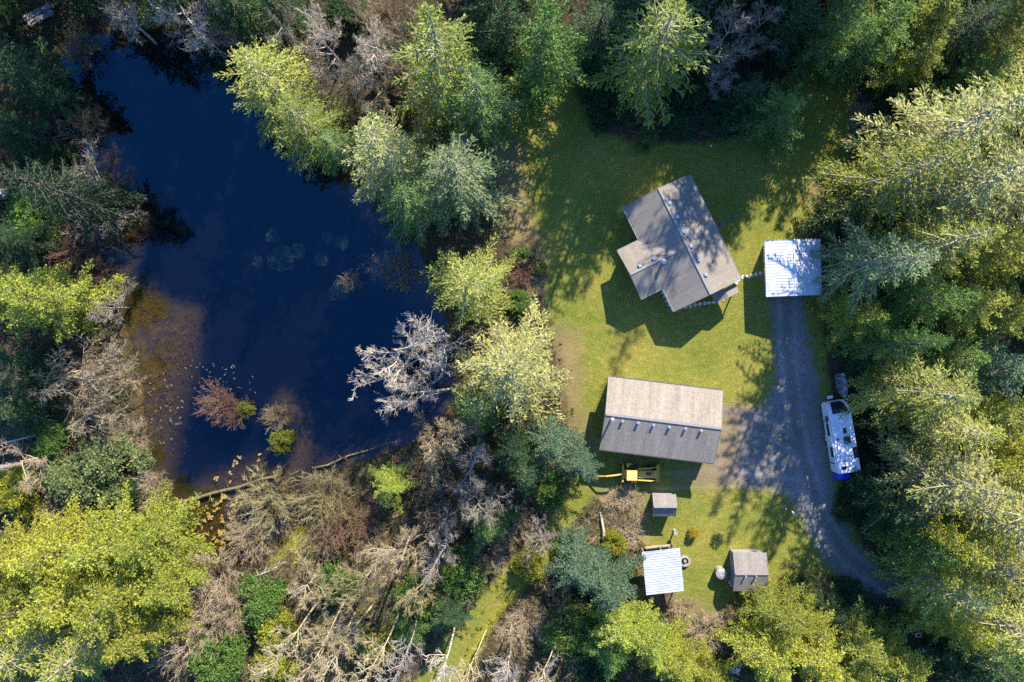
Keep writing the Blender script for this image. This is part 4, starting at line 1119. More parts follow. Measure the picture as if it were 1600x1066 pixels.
for y in (-1.9, 1.9): wall_item(barn, 'roller_door', WHITE, (bx, y, 1.35), (.08, 2.9, 2.7), False)
for x in (-4, 0, 4): wall_item(barn, 'window', WHITE, (x, -by, 1.7), (1.4, .08, 1.0)); 
for x in (-3, 3): wall_item(barn, 'window', WHITE, (x, by, 1.7), (1.4, .08, 1.0))
wall_item(barn, 'door', SIDING_G, (5.6, -by, 1.05), (.95, .08, 2.05), False)

# --- carport
c, ang, L, W = frame_from((1195, 376), (1197, 464), (1285, 461), (1281.5, 374), 2.9)
car = empty('carport', c, ang, 'open-sided carport with a white ribbed metal gable roof at the end of the driveway', 'carport')
gable(car, L, W, 2.9, 3.55, METAL_W, None, t=0.05, ribs=0.31, gutter=False, walls=False)
for sx in (-1, -0.33, 0.33, 1):
    for sy in (-1, 1): MB().box((sx * (L / 2 - .25), sy * (W / 2 - .75), 1.4), (.12, .12, 2.9)).build('post', WHITE, car)
for sy in (-1, 1): MB().box((0, sy * (W / 2 - .75), 2.78), (L - .3, .10, .16)).build('beam', WHITE, car)
MB().box((0, -W / 2 + .75, 1.3), (L - .5, .05, 2.4)).build('side_panel', METAL_W, car)

# --- small shed behind the barn
def small_shed(name, label, corners, eave, ridge, roofmat, group=None):
    c, ang, L, W = frame_from(*corners, eave)
    o = empty(name, c, ang, label, 'shed', group)
    gable(o, L, W, eave, ridge, roofmat, SIDING_G, over=0.18, t=0.08, gutter=False)
    wall_item(o, 'door', WOODP, (L / 2 - .18, 0, .95), (.06, .85, 1.85), False)
    return o, L, W
shed1, l1, w1 = small_shed('garden_shed', 'smallest shed with a plain light grey gabled roof, in the barn shadow edge', ((1020.5, 807), (1056, 807), (1054.5, 772.5), (1020, 772.5)), 2.0, 2.75, SH_SHED)
shed2, l2, w2 = small_shed('vented_shed', 'square shed with two small pipes on its dark shingle roof, beside the round tank', ((1146, 924), (1198, 923.5), (1196, 864), (1146, 863.5)), 2.3, 3.1, SH_SHED)
sz = lambda p: 3.1 - abs(p.y) * .8 / (w2 / 2)
for q in ((1165, 900.5), (1181.5, 900.5)): vent(shed2, *q, sz, .15, .32, GALV, 'vent_pipe')

# --- ribbed shelter with a single slope
c, ang, L, W = frame_from((1012, 931), (1071, 924.5), (1060, 855.5), (1001, 862.5), 2.7)
sh = empty('shelter', c, ang, 'open shelter with a pale ribbed metal lean-to roof beside the fire ring', 'shelter')
r = roof_slab([(-L / 2, -W / 2, 2.45), (L / 2, -W / 2, 2.45), (L / 2, W / 2, 2.95), (-L / 2, W / 2, 2.95)], .05, 'roof', METAL_B, sh)
mb = MB(); a = math.atan2(.5, W)
nr = 17
for i in range(nr + 1):
    y = -W / 2 + .04 + (W - .08) * i / nr
    mb.box((0, y, 2.70 + .5 * y / W + .02), (L - .02, .035, .026), rx=a)
mb.build('roof_rib', METAL_B, r)
for sx in (-1, 0.1, 1):
    for sy in (-1, 1): MB().box((sx * (L / 2 - .3), sy * (W / 2 - .25), 1.2), (.11, .11, 2.4 + .2 * sy)).build('post', WOODP, sh)
for sy in (-1, 1): MB().box((0, sy * (W / 2 - .25), 2.42 + .22 * sy), (L - .3, .09, .14)).build('beam', WOODP, sh)

# ------------------------------------------------------------------ travel trailer
RH = 3.05
c, ang, LL, WWt = frame_from((1311, 738.5), (1295, 629), (1328.5, 636), (1346, 734), RH)
c = (P(1311, 738.5, RH) + P(1346, 734, RH)) / 2; f_ = (P(1295, 630, RH) + P(1327, 632, RH)) / 2
ctr = (c + f_) / 2; dv = f_ - c; ang = math.atan2(dv.y, dv.x); LL = dv.length + 0.35; WT = 2.42
rv = empty('travel_trailer', (ctr.x + .1 * math.cos(ang), ctr.y, 0), ang, 'white travel trailer with a rounded dark front window parked on the driveway verge', 'travel trailer')
hw = WT / 2
prof = [(-LL / 2, .62), (-LL / 2, RH), (LL / 2 - 1.35, RH), (LL / 2 - .75, RH - .16), (LL / 2 - .22, RH - .62), (LL / 2 + .05, RH - 1.25), (LL / 2 + .05, 1.0), (LL / 2 - .25, .62)]
n_ = len(prof); vs = [(x, -hw, z) for x, z in prof] + [(x, hw, z) for x, z in prof]
# narrower at the nose seen from above
vs = [(x, y * (1 - 0.13 * max(0, (x - (LL / 2 - 1.2)) / 1.25) ** 2), z) for x, y, z in vs]
MB().add(vs, [tuple(range(n_)), tuple(range(2 * n_ - 1, n_ - 1, -1))] + [(i, i + n_, (i + 1) % n_ + n_, (i + 1) % n_) for i in range(n_)]).build('body', rvm, rv, bevel=0.09, seg=3)
# front cap glass follows the nose slope
def nose(x): 
    for (xa, za), (xb, zb) in zip(prof[2:6], prof[3:7]):
        if xa <= x <= xb and xb > xa: return za + (zb - za) * (x - xa) / (xb - xa)
    return RH
gx = [LL / 2 - 1.22, LL / 2 - .75, LL / 2 - .22, LL / 2 - .02]; gy = [.86, .84, .72, .52]
vs = []
for x, y in zip(gx, gy): vs += [(x + .02, -y, nose(x) + .035), (x + .02, y, nose(x) + .035)]
MB().add(vs, [(0, 2, 3, 1), (2, 4, 5, 3), (4, 6, 7, 5)]).build('front_window', GLASS, rv)
for x, w, z in ((LL / 2 - 1.75, .55, 2.0), (.9, 1.35, 1.95), (-1.6, 1.15, 1.95)):
    f = MB().box((x, hw + .012, z), (w, .05, .75)).build('window', DARK, rv, bevel=.02); MB().box((x, hw + .03, z), (w - .1, .03, .62)).build('pane', GLASS, f)
MB().box((-.1, hw + .015, 1.6), (.7, .05, 1.85)).build('door', rvm, rv, bevel=.02)
aw = MB().tube([(LL / 2 - 1.9, hw + .13, RH - .12), (-LL / 2 + .9, hw + .13, RH - .12)], .075, 10).build('awning', WHITE, rv)
for x in (LL / 2 - 2.1, -LL / 2 + 1.1): MB().box((x, hw + .11, 1.9), (.06, .07, 2.0)).build('arm', DARK, aw)
for x, w in ((1.2, 1.2), (-1.6, 1.0)):
    f = MB().box((x, -hw - .012, 1.95), (w, .05, .7)).build('window', DARK, rv, bevel=.02); MB().box((x, -hw - .03, 1.95), (w - .1, .03, .58)).build('pane', GLASS, f)
MB().box((0, 0, .55), (LL - .5, 2.1, .18)).build('chassis', DARK, rv)
for x in (-.35, -1.15):
    for s in (-1, 1):
        wq = MB().tube([(x, s * (hw - .28), .36), (x, s * (hw - .04), .36)], .36, 22).build('wheel', RUBBER, rv)
        MB().tube([(x, s * (hw - .05), .36), (x, s * (hw - .02), .36)], .2, 16).build('rim', GALV, wq)
MB().tube([(LL / 2 - .2, -.7, .5), (LL / 2 + .95, 0, .5), (LL / 2 - .2, .7, .5)], .05, 6).build('hitch', DARK, rv)
MB().box((LL / 2 + .4, 0, .68), (.35, .6, .32)).build('gas_bottle_cover', WHITE, rv, bevel=.05)
def rvp(px, py): return to_local(rv, px, py, RH + .05)
def top_box(name, q, d, mat, h=.1):
    p = rvp(*q); return MB().box((p.x, p.y, RH + h / 2 - .005), (d[0], d[1], h)).build(name, mat, rv, bevel=.02)
top_box('roof_hatch', (1317, 658.5), (.42, .42), WHITE, .12); top_box('skylight', (1320, 673), (.58, .38), GLASS, .07)
top_box('air_conditioner', (1323.5, 687.5), (.75, .68), DARK, .3); top_box('solar_panel', (1337, 707), (1.25, .52), GLASS, .05)
top_box('roof_hatch', (1330, 725), (.42, .34), WHITE, .12); top_box('roof_hatch', (1337.5, 722), (.34, .26), WHITE, .1)
top_box('skylight', (1319, 731.5), (.36, .52), GLASS, .07)
p = rvp(1309, 687); MB().lathe([(.12, -.02), (.12, .1), (.06, .16), (0.005, .16)], (p.x, p.y, RH), 12).build('antenna', DARK, rv)
top_box('vent_pipe', (1320, 721), (.12, .12), DARK, .15); top_box('vent_cap', (1334, 686), (.55, .2), WHITE, .08); top_box('vent_pipe', (1337.5, 730), (.1, .1), DARK, .12)
# blue tarpaulin over the load behind the trailer
q = to_local(rv, 1321, 743, 1.2); M = Matrix.Rotation(ang, 4, 'Z'); wp = rv.location + (M @ Vector((q.x, q.y, 0)))
rng_t = random.Random(4); mb = MB(); nx, ny = 9, 15; vs = []
for i in range(nx):
    for j in range(ny):
        u = i / (nx - 1) * 2 - 1; v = j / (ny - 1) * 2 - 1
        z = 1.25 * (1 - max(abs(u), abs(v)) ** 5) + .06 * math.sin(6 * u + 3 * v) + rng_t.uniform(-.03, .03)
        vs.append((u * .62, v * .98, max(z, .03)))
mb.add(vs, [(i * ny + j, i * ny + j + 1, (i + 1) * ny + j + 1, (i + 1) * ny + j) for i in range(nx - 1) for j in range(ny - 1)])
tp = mb.build('tarpaulin', BLUE, None, smooth=True); tp.location = wp; tp.rotation_euler.z = ang
tag(tp, 'bright blue tarpaulin over a load right behind the trailer', 'tarpaulin')

# ------------------------------------------------------------------ aluminium rowing boat
bw = P(1316, 604, .5); ba = math.atan2(-(P(1313, 586).y - P(1319, 622).y) * -1, P(1313, 586).x - P(1319, 622).x)
boat = empty('rowing_boat', (bw.x, bw.y, 0), ba + math.pi, 'upturned-nose aluminium rowing boat lying at the trailer front under fir limbs', 'boat')
BL, BW = 2.9, 1.2; ns = 11; hull = []; nseg = 9
for i in range(ns):
    t = i / (ns - 1); x = -BL / 2 + BL * t; w = BW / 2 * (1 - max(0, (t - .45) / .55) ** 2.2) * (.88 + .12 * min(1, t * 3)); rise = .14 * max(0, t - .6) / .4
    for k in range(nseg):
        q = math.pi * k / (nseg - 1); hull.append((x, w * math.cos(q), .55 + rise - (.46 + .0 * t) * math.sin(q) ** .6))
mb = MB(); mb.add(hull, [(i * nseg + k, i * nseg + k + 1, (i + 1) * nseg + k + 1, (i + 1) * nseg + k) for i in range(ns - 1) for k in range(nseg - 1)])
mb.add([hull[k] for k in range(nseg)], [tuple(range(nseg))])
hb = mb.build('hull', GALV, boat, smooth=False); so = hb.modifiers.new('s', 'SOLIDIFY'); so.thickness = .03
MB().tube([(v[0], v[1], v[2]) for v in hull[0::nseg]], .03, 6).build('gunwale', TRIM, boat); MB().tube([(v[0], v[1], v[2]) for v in hull[nseg - 1::nseg]], .03, 6).build('gunwale', TRIM, boat)
for x in (-.95, -.1, .65): MB().box((x, 0, .42), (.28, 1.0 if x < .5 else .74, .04)).build('thwart', GALV, boat)
for y in (-.2, .2): MB().box((-.1, y, .13), (2.0, .05, .03)).build('keel_strake', TRIM, boat)

# ------------------------------------------------------------------ backhoe loader
t0 = P(1000, 741, 1.2)
bh = empty('backhoe', (t0.x, t0.y, 0), math.radians(-1), 'old yellow backhoe loader in the barn shadow, arm stretched to the left', 'backhoe')
MB().box((.85, 0, 1.0), (2.1, .82, .75)).build('hood', YELLOW, bh, bevel=.05)
MB().box((.95, .1, 1.40), (.6, .35, .06)).build('air_intake', DARK, bh)
MB().tube([(1.45, .2, 1.35), (1.45, .2, 1.95)], .05, 8).build('exhaust', DARK, bh)
cab = MB().box((-1.05, 0, 2.35), (1.15, 1.1, .1)).build('cab_roof', CREAM, bh, bevel=.03)
for x in (-1.55, -.55):
    for y in (-.48, .48): MB().box((x, y, 1.6), (.08, .08, 1.45)).build('cab_post', YELLOW, bh)
MB().box((-.95, 0, 1.15), (.5, .5, .12)).build('seat', DARK, bh, bevel=.03); MB().box((-1.2, 0, 1.45), (.1, .5, .55)).build('seat_back', DARK, bh, bevel=.03)
MB().box((-.9, 0, .78), (1.7, .9, .3)).build('chassis', YELLOW, bh); MB().box((-1.2, .95, 1.0), (.6, .45, .5)).build('toolbox', YELLOW, bh, bevel=.03)
for x, r_ in ((-.85, .68), (1.35, .42)):
    for s in (-1, 1):
        w_ = MB().tube([(x, s * .68, r_), (x, s * 1.02, r_)], r_, 24).build('wheel', RUBBER, bh, bevel=.04)
        MB().tube([(x, s * .86, r_), (x, s * 1.04, r_)], r_ * .5, 16).build('rim', YELLOW, w_)
for s in (-1, 1):
    MB().tube([(-.3, s * .62, 1.55), (1.2, s * .72, 1.45), (1.95, s * .72, .62)], .085, 6).build('loader_arm', YELLOW, bh)
    MB().tube([(.1, s * .55, .9), (1.2, s * .62, 1.25)], .05, 8).build('ram', GALV, bh)
MB().add([(1.85, y, z) for y in (-1.0, 1.0) for z in (.2, .85)] + [(2.35, y, z) for y in (-1.0, 1.0) for z in (.12, .5)],
         [(0, 1, 3, 2), (0, 2, 6, 4), (0, 4, 5, 1), (2, 3, 7, 6)]).build('bucket', YELLOW, bh).modifiers.new('s', 'SOLIDIFY').thickness = .05
MB().box((2.34, 0, .13), (.12, 2.05, .05)).build('cutting_edge', TRIM, bh)
MB().box((-1.85, 0, .75), (.18, 1.9, .35)).build('stabiliser_frame', YELLOW, bh)
for s in (-1, 1):
    st = MB().tube([(-1.85, s * .85, .8), (-1.9, s * 1.15, .12)], .07, 6).build('stabiliser', YELLOW, bh); MB().box((-1.9, s * 1.15, .06), (.35, .3, .06)).build('pad', TRIM, st)
ar = [(-1.95, -.02, .95), (-2.6, -.08, 1.75), (-3.8, -.25, 1.65)]
MB().tube(ar, .11, 6).build('boom', YELLOW, bh); MB().tube([(-3.8, -.25, 1.65), (-5.0, -.36, .95)], .09, 6).build('dipper', YELLOW, bh)
MB().tube([(-2.1, -.02, 1.5), (-3.2, -.16, 1.85)], .05, 6).build('ram', GALV, bh)
MB().add([(-5.0, y, .95) for y in (-.6, -.12)] + [(-5.35, y, .55) for y in (-.6, -.12)] + [(-5.05, y, .1) for y in (-.6, -.12)] + [(-4.75, y, .35) for y in (-.6, -.12)],
         [(0, 1, 3, 2), (2, 3, 5, 4), (0, 2, 4, 6), (1, 7, 5, 3)]).build('digging_bucket', YELLOW, bh).modifiers.new('s', 'SOLIDIFY').thickness = .04

# ------------------------------------------------------------------ paving stones
stones = [(930,740),(940,765),(955,790),(970,815),(988,840),(1070,828),(1100,822),(1130,815),(1160,810),(1190,805),(1215,802),(1245,797),(1275,790),(1300,780),(1325,768),(1350,755),
          (1385,680),(1395,660),(1425,645),(1450,640),(1478,633),(1505,627),(1533,620)]
sp_ = None
for i, (zx, zy) in enumerate(stones):
    q = P(800 + zx / 3.9475, 270 + zy / 3.948)
    lab, grp = (('round grey stepping stone along the south-west foot of the house', 'stepping stones by the south-west wall') if i < 5 else
           ('round grey stepping stone along the south-east side of the house', 'stepping stones by the south-east wall') if i < 16 else
           ('round grey stepping stone between the house and the carport', 'stepping stones to the carport'))
    k_ = i if i < 5 else (i - 5 if i < 16 else i - 16)
    lab = ORD[k_] + (' ' + lab.replace('round grey ', '')) + (', counted from the wing corner' if i < 5 else ', counted from the left' if i < 16 else ', counted from the house')
    if sp_ is None:
        sp_ = MB().lathe([(0.01, .045), (.17, .045), (.2, .02), (.2, -.08)], n=14).build('stepping_stone', PAVE, None); o = sp_
    else: o = sp_.copy(); COL.objects.link(o)
    tag(o, lab, 'stepping stone', grp); o.location = (q.x, q.y, 0.0); s = random.uniform(.9, 1.1); o.scale = (s, s, 1); o.rotation_euler.z = i

# ------------------------------------------------------------------ small things of the yard
def at(o, px, py, z=0.0, rz=0.0, flat=False):
    q = P(px, py, z if not flat else 0); o.location = (q.x, q.y, 0); o.rotation_euler.z = rz; return o
# fire ring with a stump
fr_ = at(empty('fire_ring', label='round concrete fire ring with a stump inside, touching the shelter', cat='fire ring'), 1070, 877, .3)
MB().lathe([(.60, 0), (.62, .38), (.40, .40), (.38, 0)], n=26).build('ring', CONC, fr_); MB().lathe([(.37, .06), (0.01, .06)], n=18).build('ash', DARK, fr_)
MB().tube([(0, 0, 0), (0.02, .03, .48)], [.20, .17], 10).build('stump', WOODP, fr_)
# round tank
tk = at(empty('water_tank', label='round grey tank with a domed lid left of the vented shed', cat='tank'), 1127.5, 896.5, 1.2)
MB().lathe([(.58, 0), (.58, 1.15), (.56, 1.2)], n=28).build('body', CONC, tk); ld = MB().lathe([(.62, 1.18), (.62, 1.24), (.3, 1.34), (0.01, 1.36)], n=28).build('lid', STONE, tk)
MB().lathe([(.12, 1.33), (.12, 1.40), (0.01, 1.41)], c=(.15, .1, 0), n=12).build('hatch', CONC, ld)
# post with a pale top
ps = at(empty('bird_bath', label='pale pedestal with a small round top on the lawn above the shelter', cat='pedestal'), 1056, 832, 1.0)
MB().lathe([(.2, 0), (.2, .08), (.1, .16), (.09, .85), (.16, .95)], n=14).build('pedestal', CONC, ps); MB().lathe([(.12, .94), (.24, 1.02), (.24, 1.07), (.05, 1.03), (.01, 1.03)], n=20).build('bowl', STONE, ps)
# logs along the shelter's upper edge
lg = at(empty('log_bench', label='pale split log lying along the upper edge of the shelter', cat='log'), 1028, 855, .4, math.radians(6))
MB().tube([(-1.4, 0, .33), (-.5, .03, .35), (1.35, 0, .33)], [.17, .19, .16], 10).build('log', WOODP, lg)
for x in (-.95, .95): MB().tube([(x, -.18, .09), (x, .18, .09)], .11, 10).build('support', LOGM, lg)
# white item and door mat by the vented shed
wc_ = at(empty('garden_chair', label='white garden chair left of the vented shed', cat='chair'), 1143, 911, .5, .5)
MB().box((0, 0, .42), (.46, .46, .05)).build('seat', WHITE, wc_); MB().box((-.23, 0, .68), (.05, .46, .5)).build('backrest', WHITE, wc_)
for x in (-.2, .2):
    for y in (-.2, .2): MB().box((x, y, .2), (.05, .05, .42)).build('leg', WHITE, wc_)
for k, (x, y, r_) in enumerate(((1152, 1036, .4), (1145, 1046, 1.3), (1153, 1048, 1.1))):
    w2_ = at(empty('patio_chair', label=('white slatted chair at the bottom edge, upper one of three', 'white slatted chair at the bottom edge, left of the lower two', 'white slatted chair at the bottom edge, right of the lower two')[k], cat='chair', group='white chairs by the bottom edge'), x, y, .5, r_)
    for j in range(5): pass
    mb = MB(); [mb.box((-.2 + j * .1, 0, .4), (.07, .5, .03)) for j in range(5)]; mb.build('seat', WHITE, w2_)
    mb = MB(); [mb.box((-.27, -.2 + j * .1, .68), (.03, .07, .52)) for j in range(5)]; mb.build('backrest', WHITE, w2_)
    for a_ in (-.22, .22):
        for b_ in (-.22, .22): MB().box((a_, b_, .19), (.05, .05, .4)).build('leg', WHITE, w2_)
# pallet
pl = at(empty('pallet', label='weathered wooden pallet in the dry brush above the bottom lime evergreen', cat='pallet'), 1111, 1013, .1, .55)
mb = MB(); [mb.box((-.5 + j * .2, 0, .16), (.12, 1.0, .025)) for j in range(6)]; mb.build('deck_boards', WOODP, pl)
for y in (-.45, 0, .45): MB().box((0, y, .075), (1.12, .09, .13)).build('stringer', WOODP, pl)
# septic lids on the north-east lawn
for k, (x, y) in enumerate(((1126, 350), (1136, 343), (1147, 337))):
    o = MB().lathe([(.01, .10), (.26, .09), (.30, .05), (.30, -.05)], n=18).build('septic_lid', (mat_sl if k else globals().setdefault('mat_sl', mat_noise('green_plastic', (0.04, 0.07, 0.06), (0.07, 0.10, 0.09), 5, 0.5, 0.0))), None)
    at(o, x, y); tag(o, ('round dark lid in the lawn right of the house, nearest the wall', 'round dark lid in the lawn right of the house, middle one', 'round dark lid in the lawn right of the house, farthest from the wall')[k], 'lid', 'lids in the lawn')
for k, (x, y) in enumerate(((1111, 228), (1228, 795))):
    o = MB().lathe([(.01, .16), (.08, .14), (.12, .06), (.11, -.02)], n=12).build('ball', WHITE, None); at(o, x, y); tag(o, ('small white ball on the shaded lawn below the shrub bed', 'small white ball beside the driveway bend')[k], 'ball')
# red and white barrier pole fallen by the driveway
o = empty('marker_pole', label='leaning marker pole with a red and white tip beside the driveway', cat='pole'); q0 = P(1223, 783, .1); q1 = P(1240, 802, 1.3); o.location = (q0.x, q0.y, 0)
d_ = q1 - q0; MB().tube([(0, 0, 0), (d_.x * .72, d_.y * .72, .95)], .045, 8).build('shaft', DARK, o)
MB().tube([(d_.x * .72, d_.y * .72, .95), (d_.x * .88, d_.y * .88, 1.15)], .07, 8).build('red_band', RED, o); MB().tube([(d_.x * .88, d_.y * .88, 1.15), (d_.x * 1.08, d_.y * 1.08, 1.4)], .08, 8).build('white_band', WHITE, o)
# tyres, rim, crate
for k, (x, y, z) in enumerate(((1389, 940, 0), (1393, 934, 0), (1425, 981, 0))):
    o = empty('old_tyre', label=('black tyre at the driveway end, lower of two', 'black tyre at the driveway end, upper of two', 'grey dusty tyre in the earthen gap')[k], cat='tyre'); at(o, x, y)
    prof = [(.2 + .14 * 1 + .12 * math.cos(a * .5236), .12 + .12 * math.sin(a * .5236)) for a in range(13)]
    MB().lathe(prof, n=24).build('tread', RUBBER if k < 2 else CONC, o, smooth=True); MB().lathe([(.2, .05), (.2, .2)], n=20).build('rim', DARK, o)
cr = at(empty('crate', label='small white open crate in the earthen gap at the lower right', cat='crate'), 1436, 993, .3, .2)
for x, y, a, b in ((-.28, 0, .04, .44), (.28, 0, .04, .44), (0, -.2, .6, .04), (0, .2, .6, .04)): MB().box((x, y, .17), (a, b, .3)).build('side', WHITE, cr)
MB().box((0, 0, .03), (.56, .4, .03)).build('bottom', DARK, cr)
# metal gate
gt = empty('metal_gate', label='galvanised tube gate at the end of the driveway under the yellow fir', cat='gate'); at(gt, 1416, 908, .6, math.radians(-4))
for z in (.25, .5, .75, 1.0, 1.25): MB().tube([(-1.3, 0, z), (1.3, 0, z)], .028, 6).build('rail', GALV, gt)
for x in (-1.3, -.45, .45, 1.3): MB().tube([(x, 0, .15), (x, 0, 1.3)], .035, 6).build('upright', GALV, gt)
MB().tube([(-1.45, 0, -.1), (-1.45, 0, 1.5)], .08, 8).build('gate_post', WOODP, gt)
# grey fallen pole, left of the lime bush
def log(name, label, cat, pts, rad, mat, group=None, limbs=0):
    o = empty(name, label=label, cat=cat, group=group); p0 = P(*pts[0]); o.location = (p0.x, p0.y, 0)
    L_ = [P(*q) - Vector((p0.x, p0.y, 0)) for q in pts]
    MB().tube(L_, rad, 10).build('trunk', mat, o, smooth=True)
    rg = random.Random(len(label))
    for i in range(limbs):
        k = rg.randrange(1, len(L_)); t = rg.random(); a = L_[k - 1].lerp(L_[k], t); d = Vector((rg.uniform(-1, 1), rg.uniform(-1, 1), rg.uniform(0.0, .7))).normalized() * rg.uniform(.5, 1.3)
        MB().tube([a, a + d * .6, a + d + Vector((0, 0, .1))], [.05, .035, .015], 6).build('limb', mat, o)
    return o
GREYW = mat_noise('silver_dead_wood', (0.33, 0.30, 0.26), (0.52, 0.48, 0.43), 3, 0.9, 0.4)
log('fallen_pole', 'grey-white pole lying beside the round lime bush', 'pole', [(938, 800, .2), (943, 828, .45), (945, 850, .5), (944, 881, .35)], [.08, .14, .17, .16], GREYW, limbs=3)
log('sunken_log', 'long brown log lying in the shallow end of the pond', 'log', [(268, 787, -.35), (300, 781, -.33), (335, 770, -.33), (375, 761, -.34), (405, 750, -.36), (438, 742, -.42)], [.22, .21, .19, .18, .15, .10], LOGM, limbs=4)
log('floating_log', 'thin dark log floating off the south-east shore, pointing at the white bare crowns', 'log', [(488, 732, -.35), (512, 727, -.33), (545, 712, -.34), (575, 704, -.35), (600, 694, -.36), (622, 690, -.42)], [.12, .12, .11, .09, .07, .04], LOGM, limbs=4)
log('marsh_log', 'pale fallen trunk across the marsh at the left edge, upper one', 'log', [(20, 618, .5), (70, 616, .5), (115, 613, .3)], [.08, .10, .07], GREYW, limbs=4)
log('marsh_log', 'long pale trunk slanting up from the left edge across the marsh', 'log', [(-5, 695, .4), (50, 682, .6), (110, 660, .6), (165, 645, .4)], [.10, .11, .09, .05], GREYW, limbs=6)
log('marsh_log', 'whitish fallen trunk above the lime shrub at the left edge', 'log', [(-5, 728, .5), (35, 722, .5), (72, 712, .3)], [.11, .12, .07], GREYW, limbs=6)
log('marsh_log', 'dark rotting trunk on the left edge above the lime cedars', 'log', [(-5, 838, 1.2), (25, 826, 1.3), (60, 812, 1.0)], [.16, .17, .1], LOGM, limbs=2)
log('mossy_trunk', 'mossy yellow stub of a trunk beside the sage willow-like shrub', 'stump', [(122, 812, .2), (126, 795, .9), (129, 780, 1.6)], [.28, .24, .18], mat_noise('yellow_moss', (0.22, 0.17, 0.03), (0.40, 0.33, 0.05), 4, .9, .4))
log('broken_trunk', 'thick tan broken trunk lying at the bottom left of the lime row', 'log', [(850, 1060, .4), (860, 1038, .6), (872, 1018, .5)], [.2, .24, .2], GREYW, limbs=2)
log('drift_log', 'short pale plank of driftwood on the mossy patch south of the pond', 'log', [(470, 812, .3), (484, 809, .35), (497, 812, .3)], [.1, .14, .06], GREYW)
log('drift_branch', 'slim pale fallen branch left of the first alder', 'branch', [(385, 905, 1.0), (420, 893, 1.2), (446, 878, 1.0)], [.05, .09, .06], GREYW, limbs=5)
# rock at the left edge
import bmesh
bm = bmesh.new(); bmesh.ops.create_icosphere(bm, subdivisions=3, radius=1)
for v in bm.verts:
    k = 1 + .16 * math.sin(v.co.x * 4 + 1) * math.cos(v.co.y * 3.3) + .08 * math.sin(v.co.z * 7); v.co = Vector((v.co.x * .9, v.co.y * .65, v.co.z * .55)) * k
me = bpy.data.meshes.new('rock'); bm.to_mesh(me); bm.free(); me.materials.append(STONE); o = link('rock', me); q = P(6, 305, 0); o.location = (q.x, q.y, .6)
tag(o, 'smooth grey rock at the left edge of the west bank', 'rock')
# footbridge
fb = empty('footbridge', label='short wooden footbridge of two parallel planks in the upper left corner', cat='footbridge'); q = P(60, 24, .4); fb.location = (q.x, q.y, 0); fb.rotation_euler.z = math.radians(26)
PL = plank_mat('grey_planks', (0.13, 0.12, 0.12), (0.24, 0.23, 0.23))
for y, l_, x in ((.38, 3.3, 0), (-.38, 3.1, .1)):
    d_ = MB().box((x, y, .45), (l_, .62, .06)).build('plank', PL, fb)
for x in (-1.3, 0, 1.3): MB().box((x, 0, .32), (.12, 1.6, .16)).build('bearer', WOODP, fb)
for x in (-1.3, 1.3):
    for y in (-.7, .7): MB().tube([(x, y, -.9), (x, y, .4)], .06, 8).build('pile', WOODP, fb)
# ornamental plants on the lawn
plant('L', 1083, 834, 1.1, 8.5, 'q', 'little golden-orange bush on the lawn above the shelter')
plant('E', 1121, 843, .8, 11, 'd', 'dark spiky fern-like plant alone on the lawn between the sheds')
for k, (x, y, lb) in enumerate(((832, 400, 'brown dry shrub in the mulch bed west of the house'), (815, 425, 'russet dry shrub in the mulch bed, lower one'), (825, 380, 'dry shrub at the top of the mulch bed'))):
    plant('S', x, y, 1.8, 24, 'nrn'[k], lb)
plant('L', 820, 395, 1.6, 16, 'g', 'small green bush in the mulch bed west of the house')
plant('L', 845, 418, 1.4, 12, 'd', 'dark small bush at the right of the mulch bed')
plant('L', 812, 470, 2, 20, 'g', 'green bush between the mulch bed and the big star-shaped fir')

# ------------------------------------------------------------------ lily pads and drowned weed
def pad_mesh(seed):
    rng = random.Random(seed); mb = MB()
    for i in range(6):
        x, y, r_ = rng.uniform(-.26, .26), rng.uniform(-.26, .26), rng.uniform(.08, .16)
        vs = [(x, y, .006 * i)] + [(x + r_ * math.cos(a), y + r_ * math.sin(a), .006 * i + rng.uniform(0, .02)) for a in [0.3 + k * 5.7 / 11 for k in range(12)]]
        mb.add(vs, [(0, k, k + 1) for k in range(1, 12)])
    return mb
PADM = mat_noise('lily_pad_yellow', (0.20, 0.13, 0.03), (0.36, 0.25, 0.06), 4, .5, 0, c3=(0.20, 0.11, 0.04))
PADP = mat_noise('lily_pad_pale', (0.13, 0.10, 0.07), (0.24, 0.19, 0.14), 4, .5, 0)
def pads(n, poly, mat, label, grp, seed, s0=.7, s1=1.2):
    rng = random.Random(seed); pr = [pad_mesh(seed + k).build('lily_pads', mat, None) for k in range(3)]; first = list(pr); pm = poly_m(poly); lo = pm.min(0); hi = pm.max(0); k = 0
    while k < n:
        x, y = rng.uniform(lo[0], hi[0]), rng.uniform(lo[1], hi[1]); pt = np.array([[x, y]])
        if sdf(pt, pm)[0] < 0 or sdf(pt, POND)[0] < .4: continue
        if first: o = first.pop()
        else: o = pr[k % 3].copy(); COL.objects.link(o)
        o.location = (x, y, WATER_Z + .012); o.rotation_euler.z = rng.random() * 6; s = rng.uniform(s0, s1); o.scale = (s, s, 1)
        tag(o, label, 'lily pads', grp); k += 1
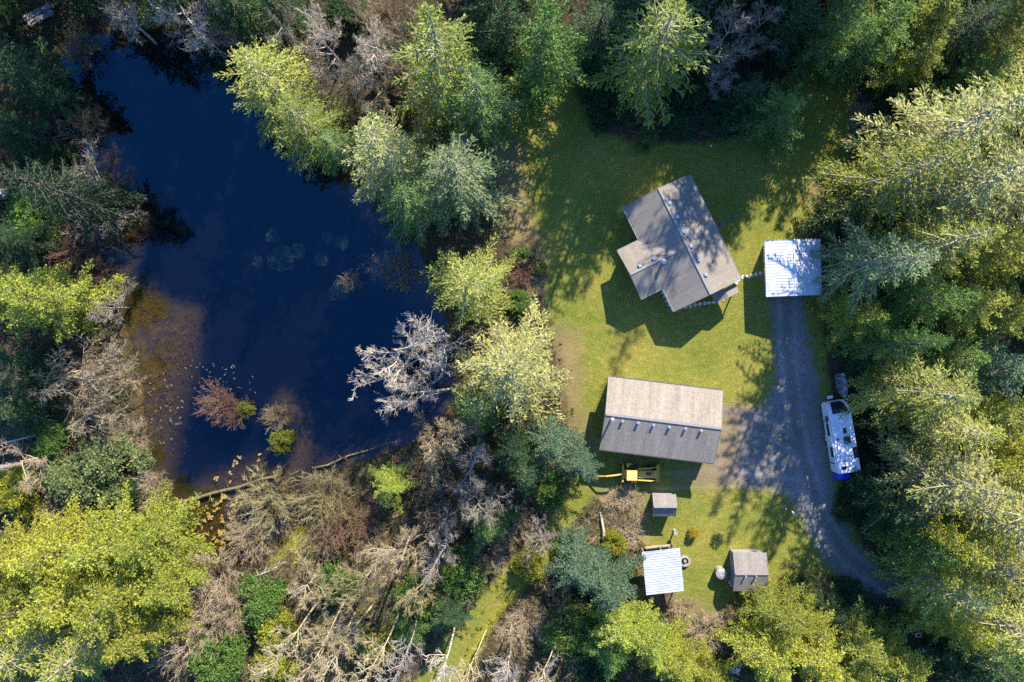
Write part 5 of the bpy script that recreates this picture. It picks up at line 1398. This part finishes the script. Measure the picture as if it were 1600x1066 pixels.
pads(60, [(300, 790), (345, 770), (370, 775), (365, 850), (335, 865), (308, 830)], PADM, 'little rosette of yellow lily pads in the brown inlet below the log', 'yellow lily pads below the log', 3, .45, .9)
pads(16, [(385, 705), (435, 700), (450, 735), (350, 760), (330, 750)], PADM, 'little rosette of yellow lily pads just above the sunken log', 'yellow lily pads above the log', 4, .5, .9)
pads(40, [(295, 560), (390, 575), (400, 615), (300, 610)], PADP, 'tiny pale floating leaf cluster on the dark water above the red brush', 'pale floating leaves above the red brush', 5, .15, .3)
pads(45, [(225, 590), (290, 560), (280, 680), (240, 700)], PADP, 'tiny tan floating leaf cluster over the brown shallows', 'tan floating leaves over the shallows', 6, .2, .4)
WEED = mat_noise('pond_weed', (0.012, 0.035, 0.02), (0.035, 0.075, 0.04), 6, .9, 0)
def weed(px, py, rad, label):
    rng = np.random.default_rng(px); n = int(1100 * rad * rad); q = P(px, py)
    a = rng.random(n) * 6.28; r_ = rng.random(n) ** .6 * rad * (1 + .10 * np.sin(a * 3 + px) + .08 * np.sin(a * 7))
    C = np.column_stack([np.cos(a) * r_, np.sin(a) * r_, rng.uniform(-.32, -.03, n)]); D = unit(rng.normal(0, 1, (n, 3)) * [1, 1, .5]); S = unit(np.cross(D, rng.normal(0, .5, D.shape) + [0, 0, 1]))
    v, f = leaves(C, D, S, np.full(n, .12), np.full(n, .045)); o = link('water_weed', quad_mesh('water_weed', v, f, WEED)); o.location = (q.x, q.y, WATER_Z)
    tag(o, label, 'water weed', 'patches of drowned water weed')
for a in ((424, 368, .8, 'small square patch of green weed under the water, the northernmost'), (400, 408, .6, 'small pale patch of weed under the water, the westernmost'), (437, 404, 1.5, 'largest patch of green weed in the middle of the pond'),
          (463, 392, .9, 'faint patch of weed just right of the largest one'), (500, 405, .8, 'patch of weed nearest the drowned grey brush'), (533, 378, .8, 'brownish patch of weed toward the twin firs'), (510, 370, .7, 'faint patch of weed above the one by the drowned brush'), (530, 455, 1.2, 'round weed patch right above the brilliant white bare crown')): weed(*a)
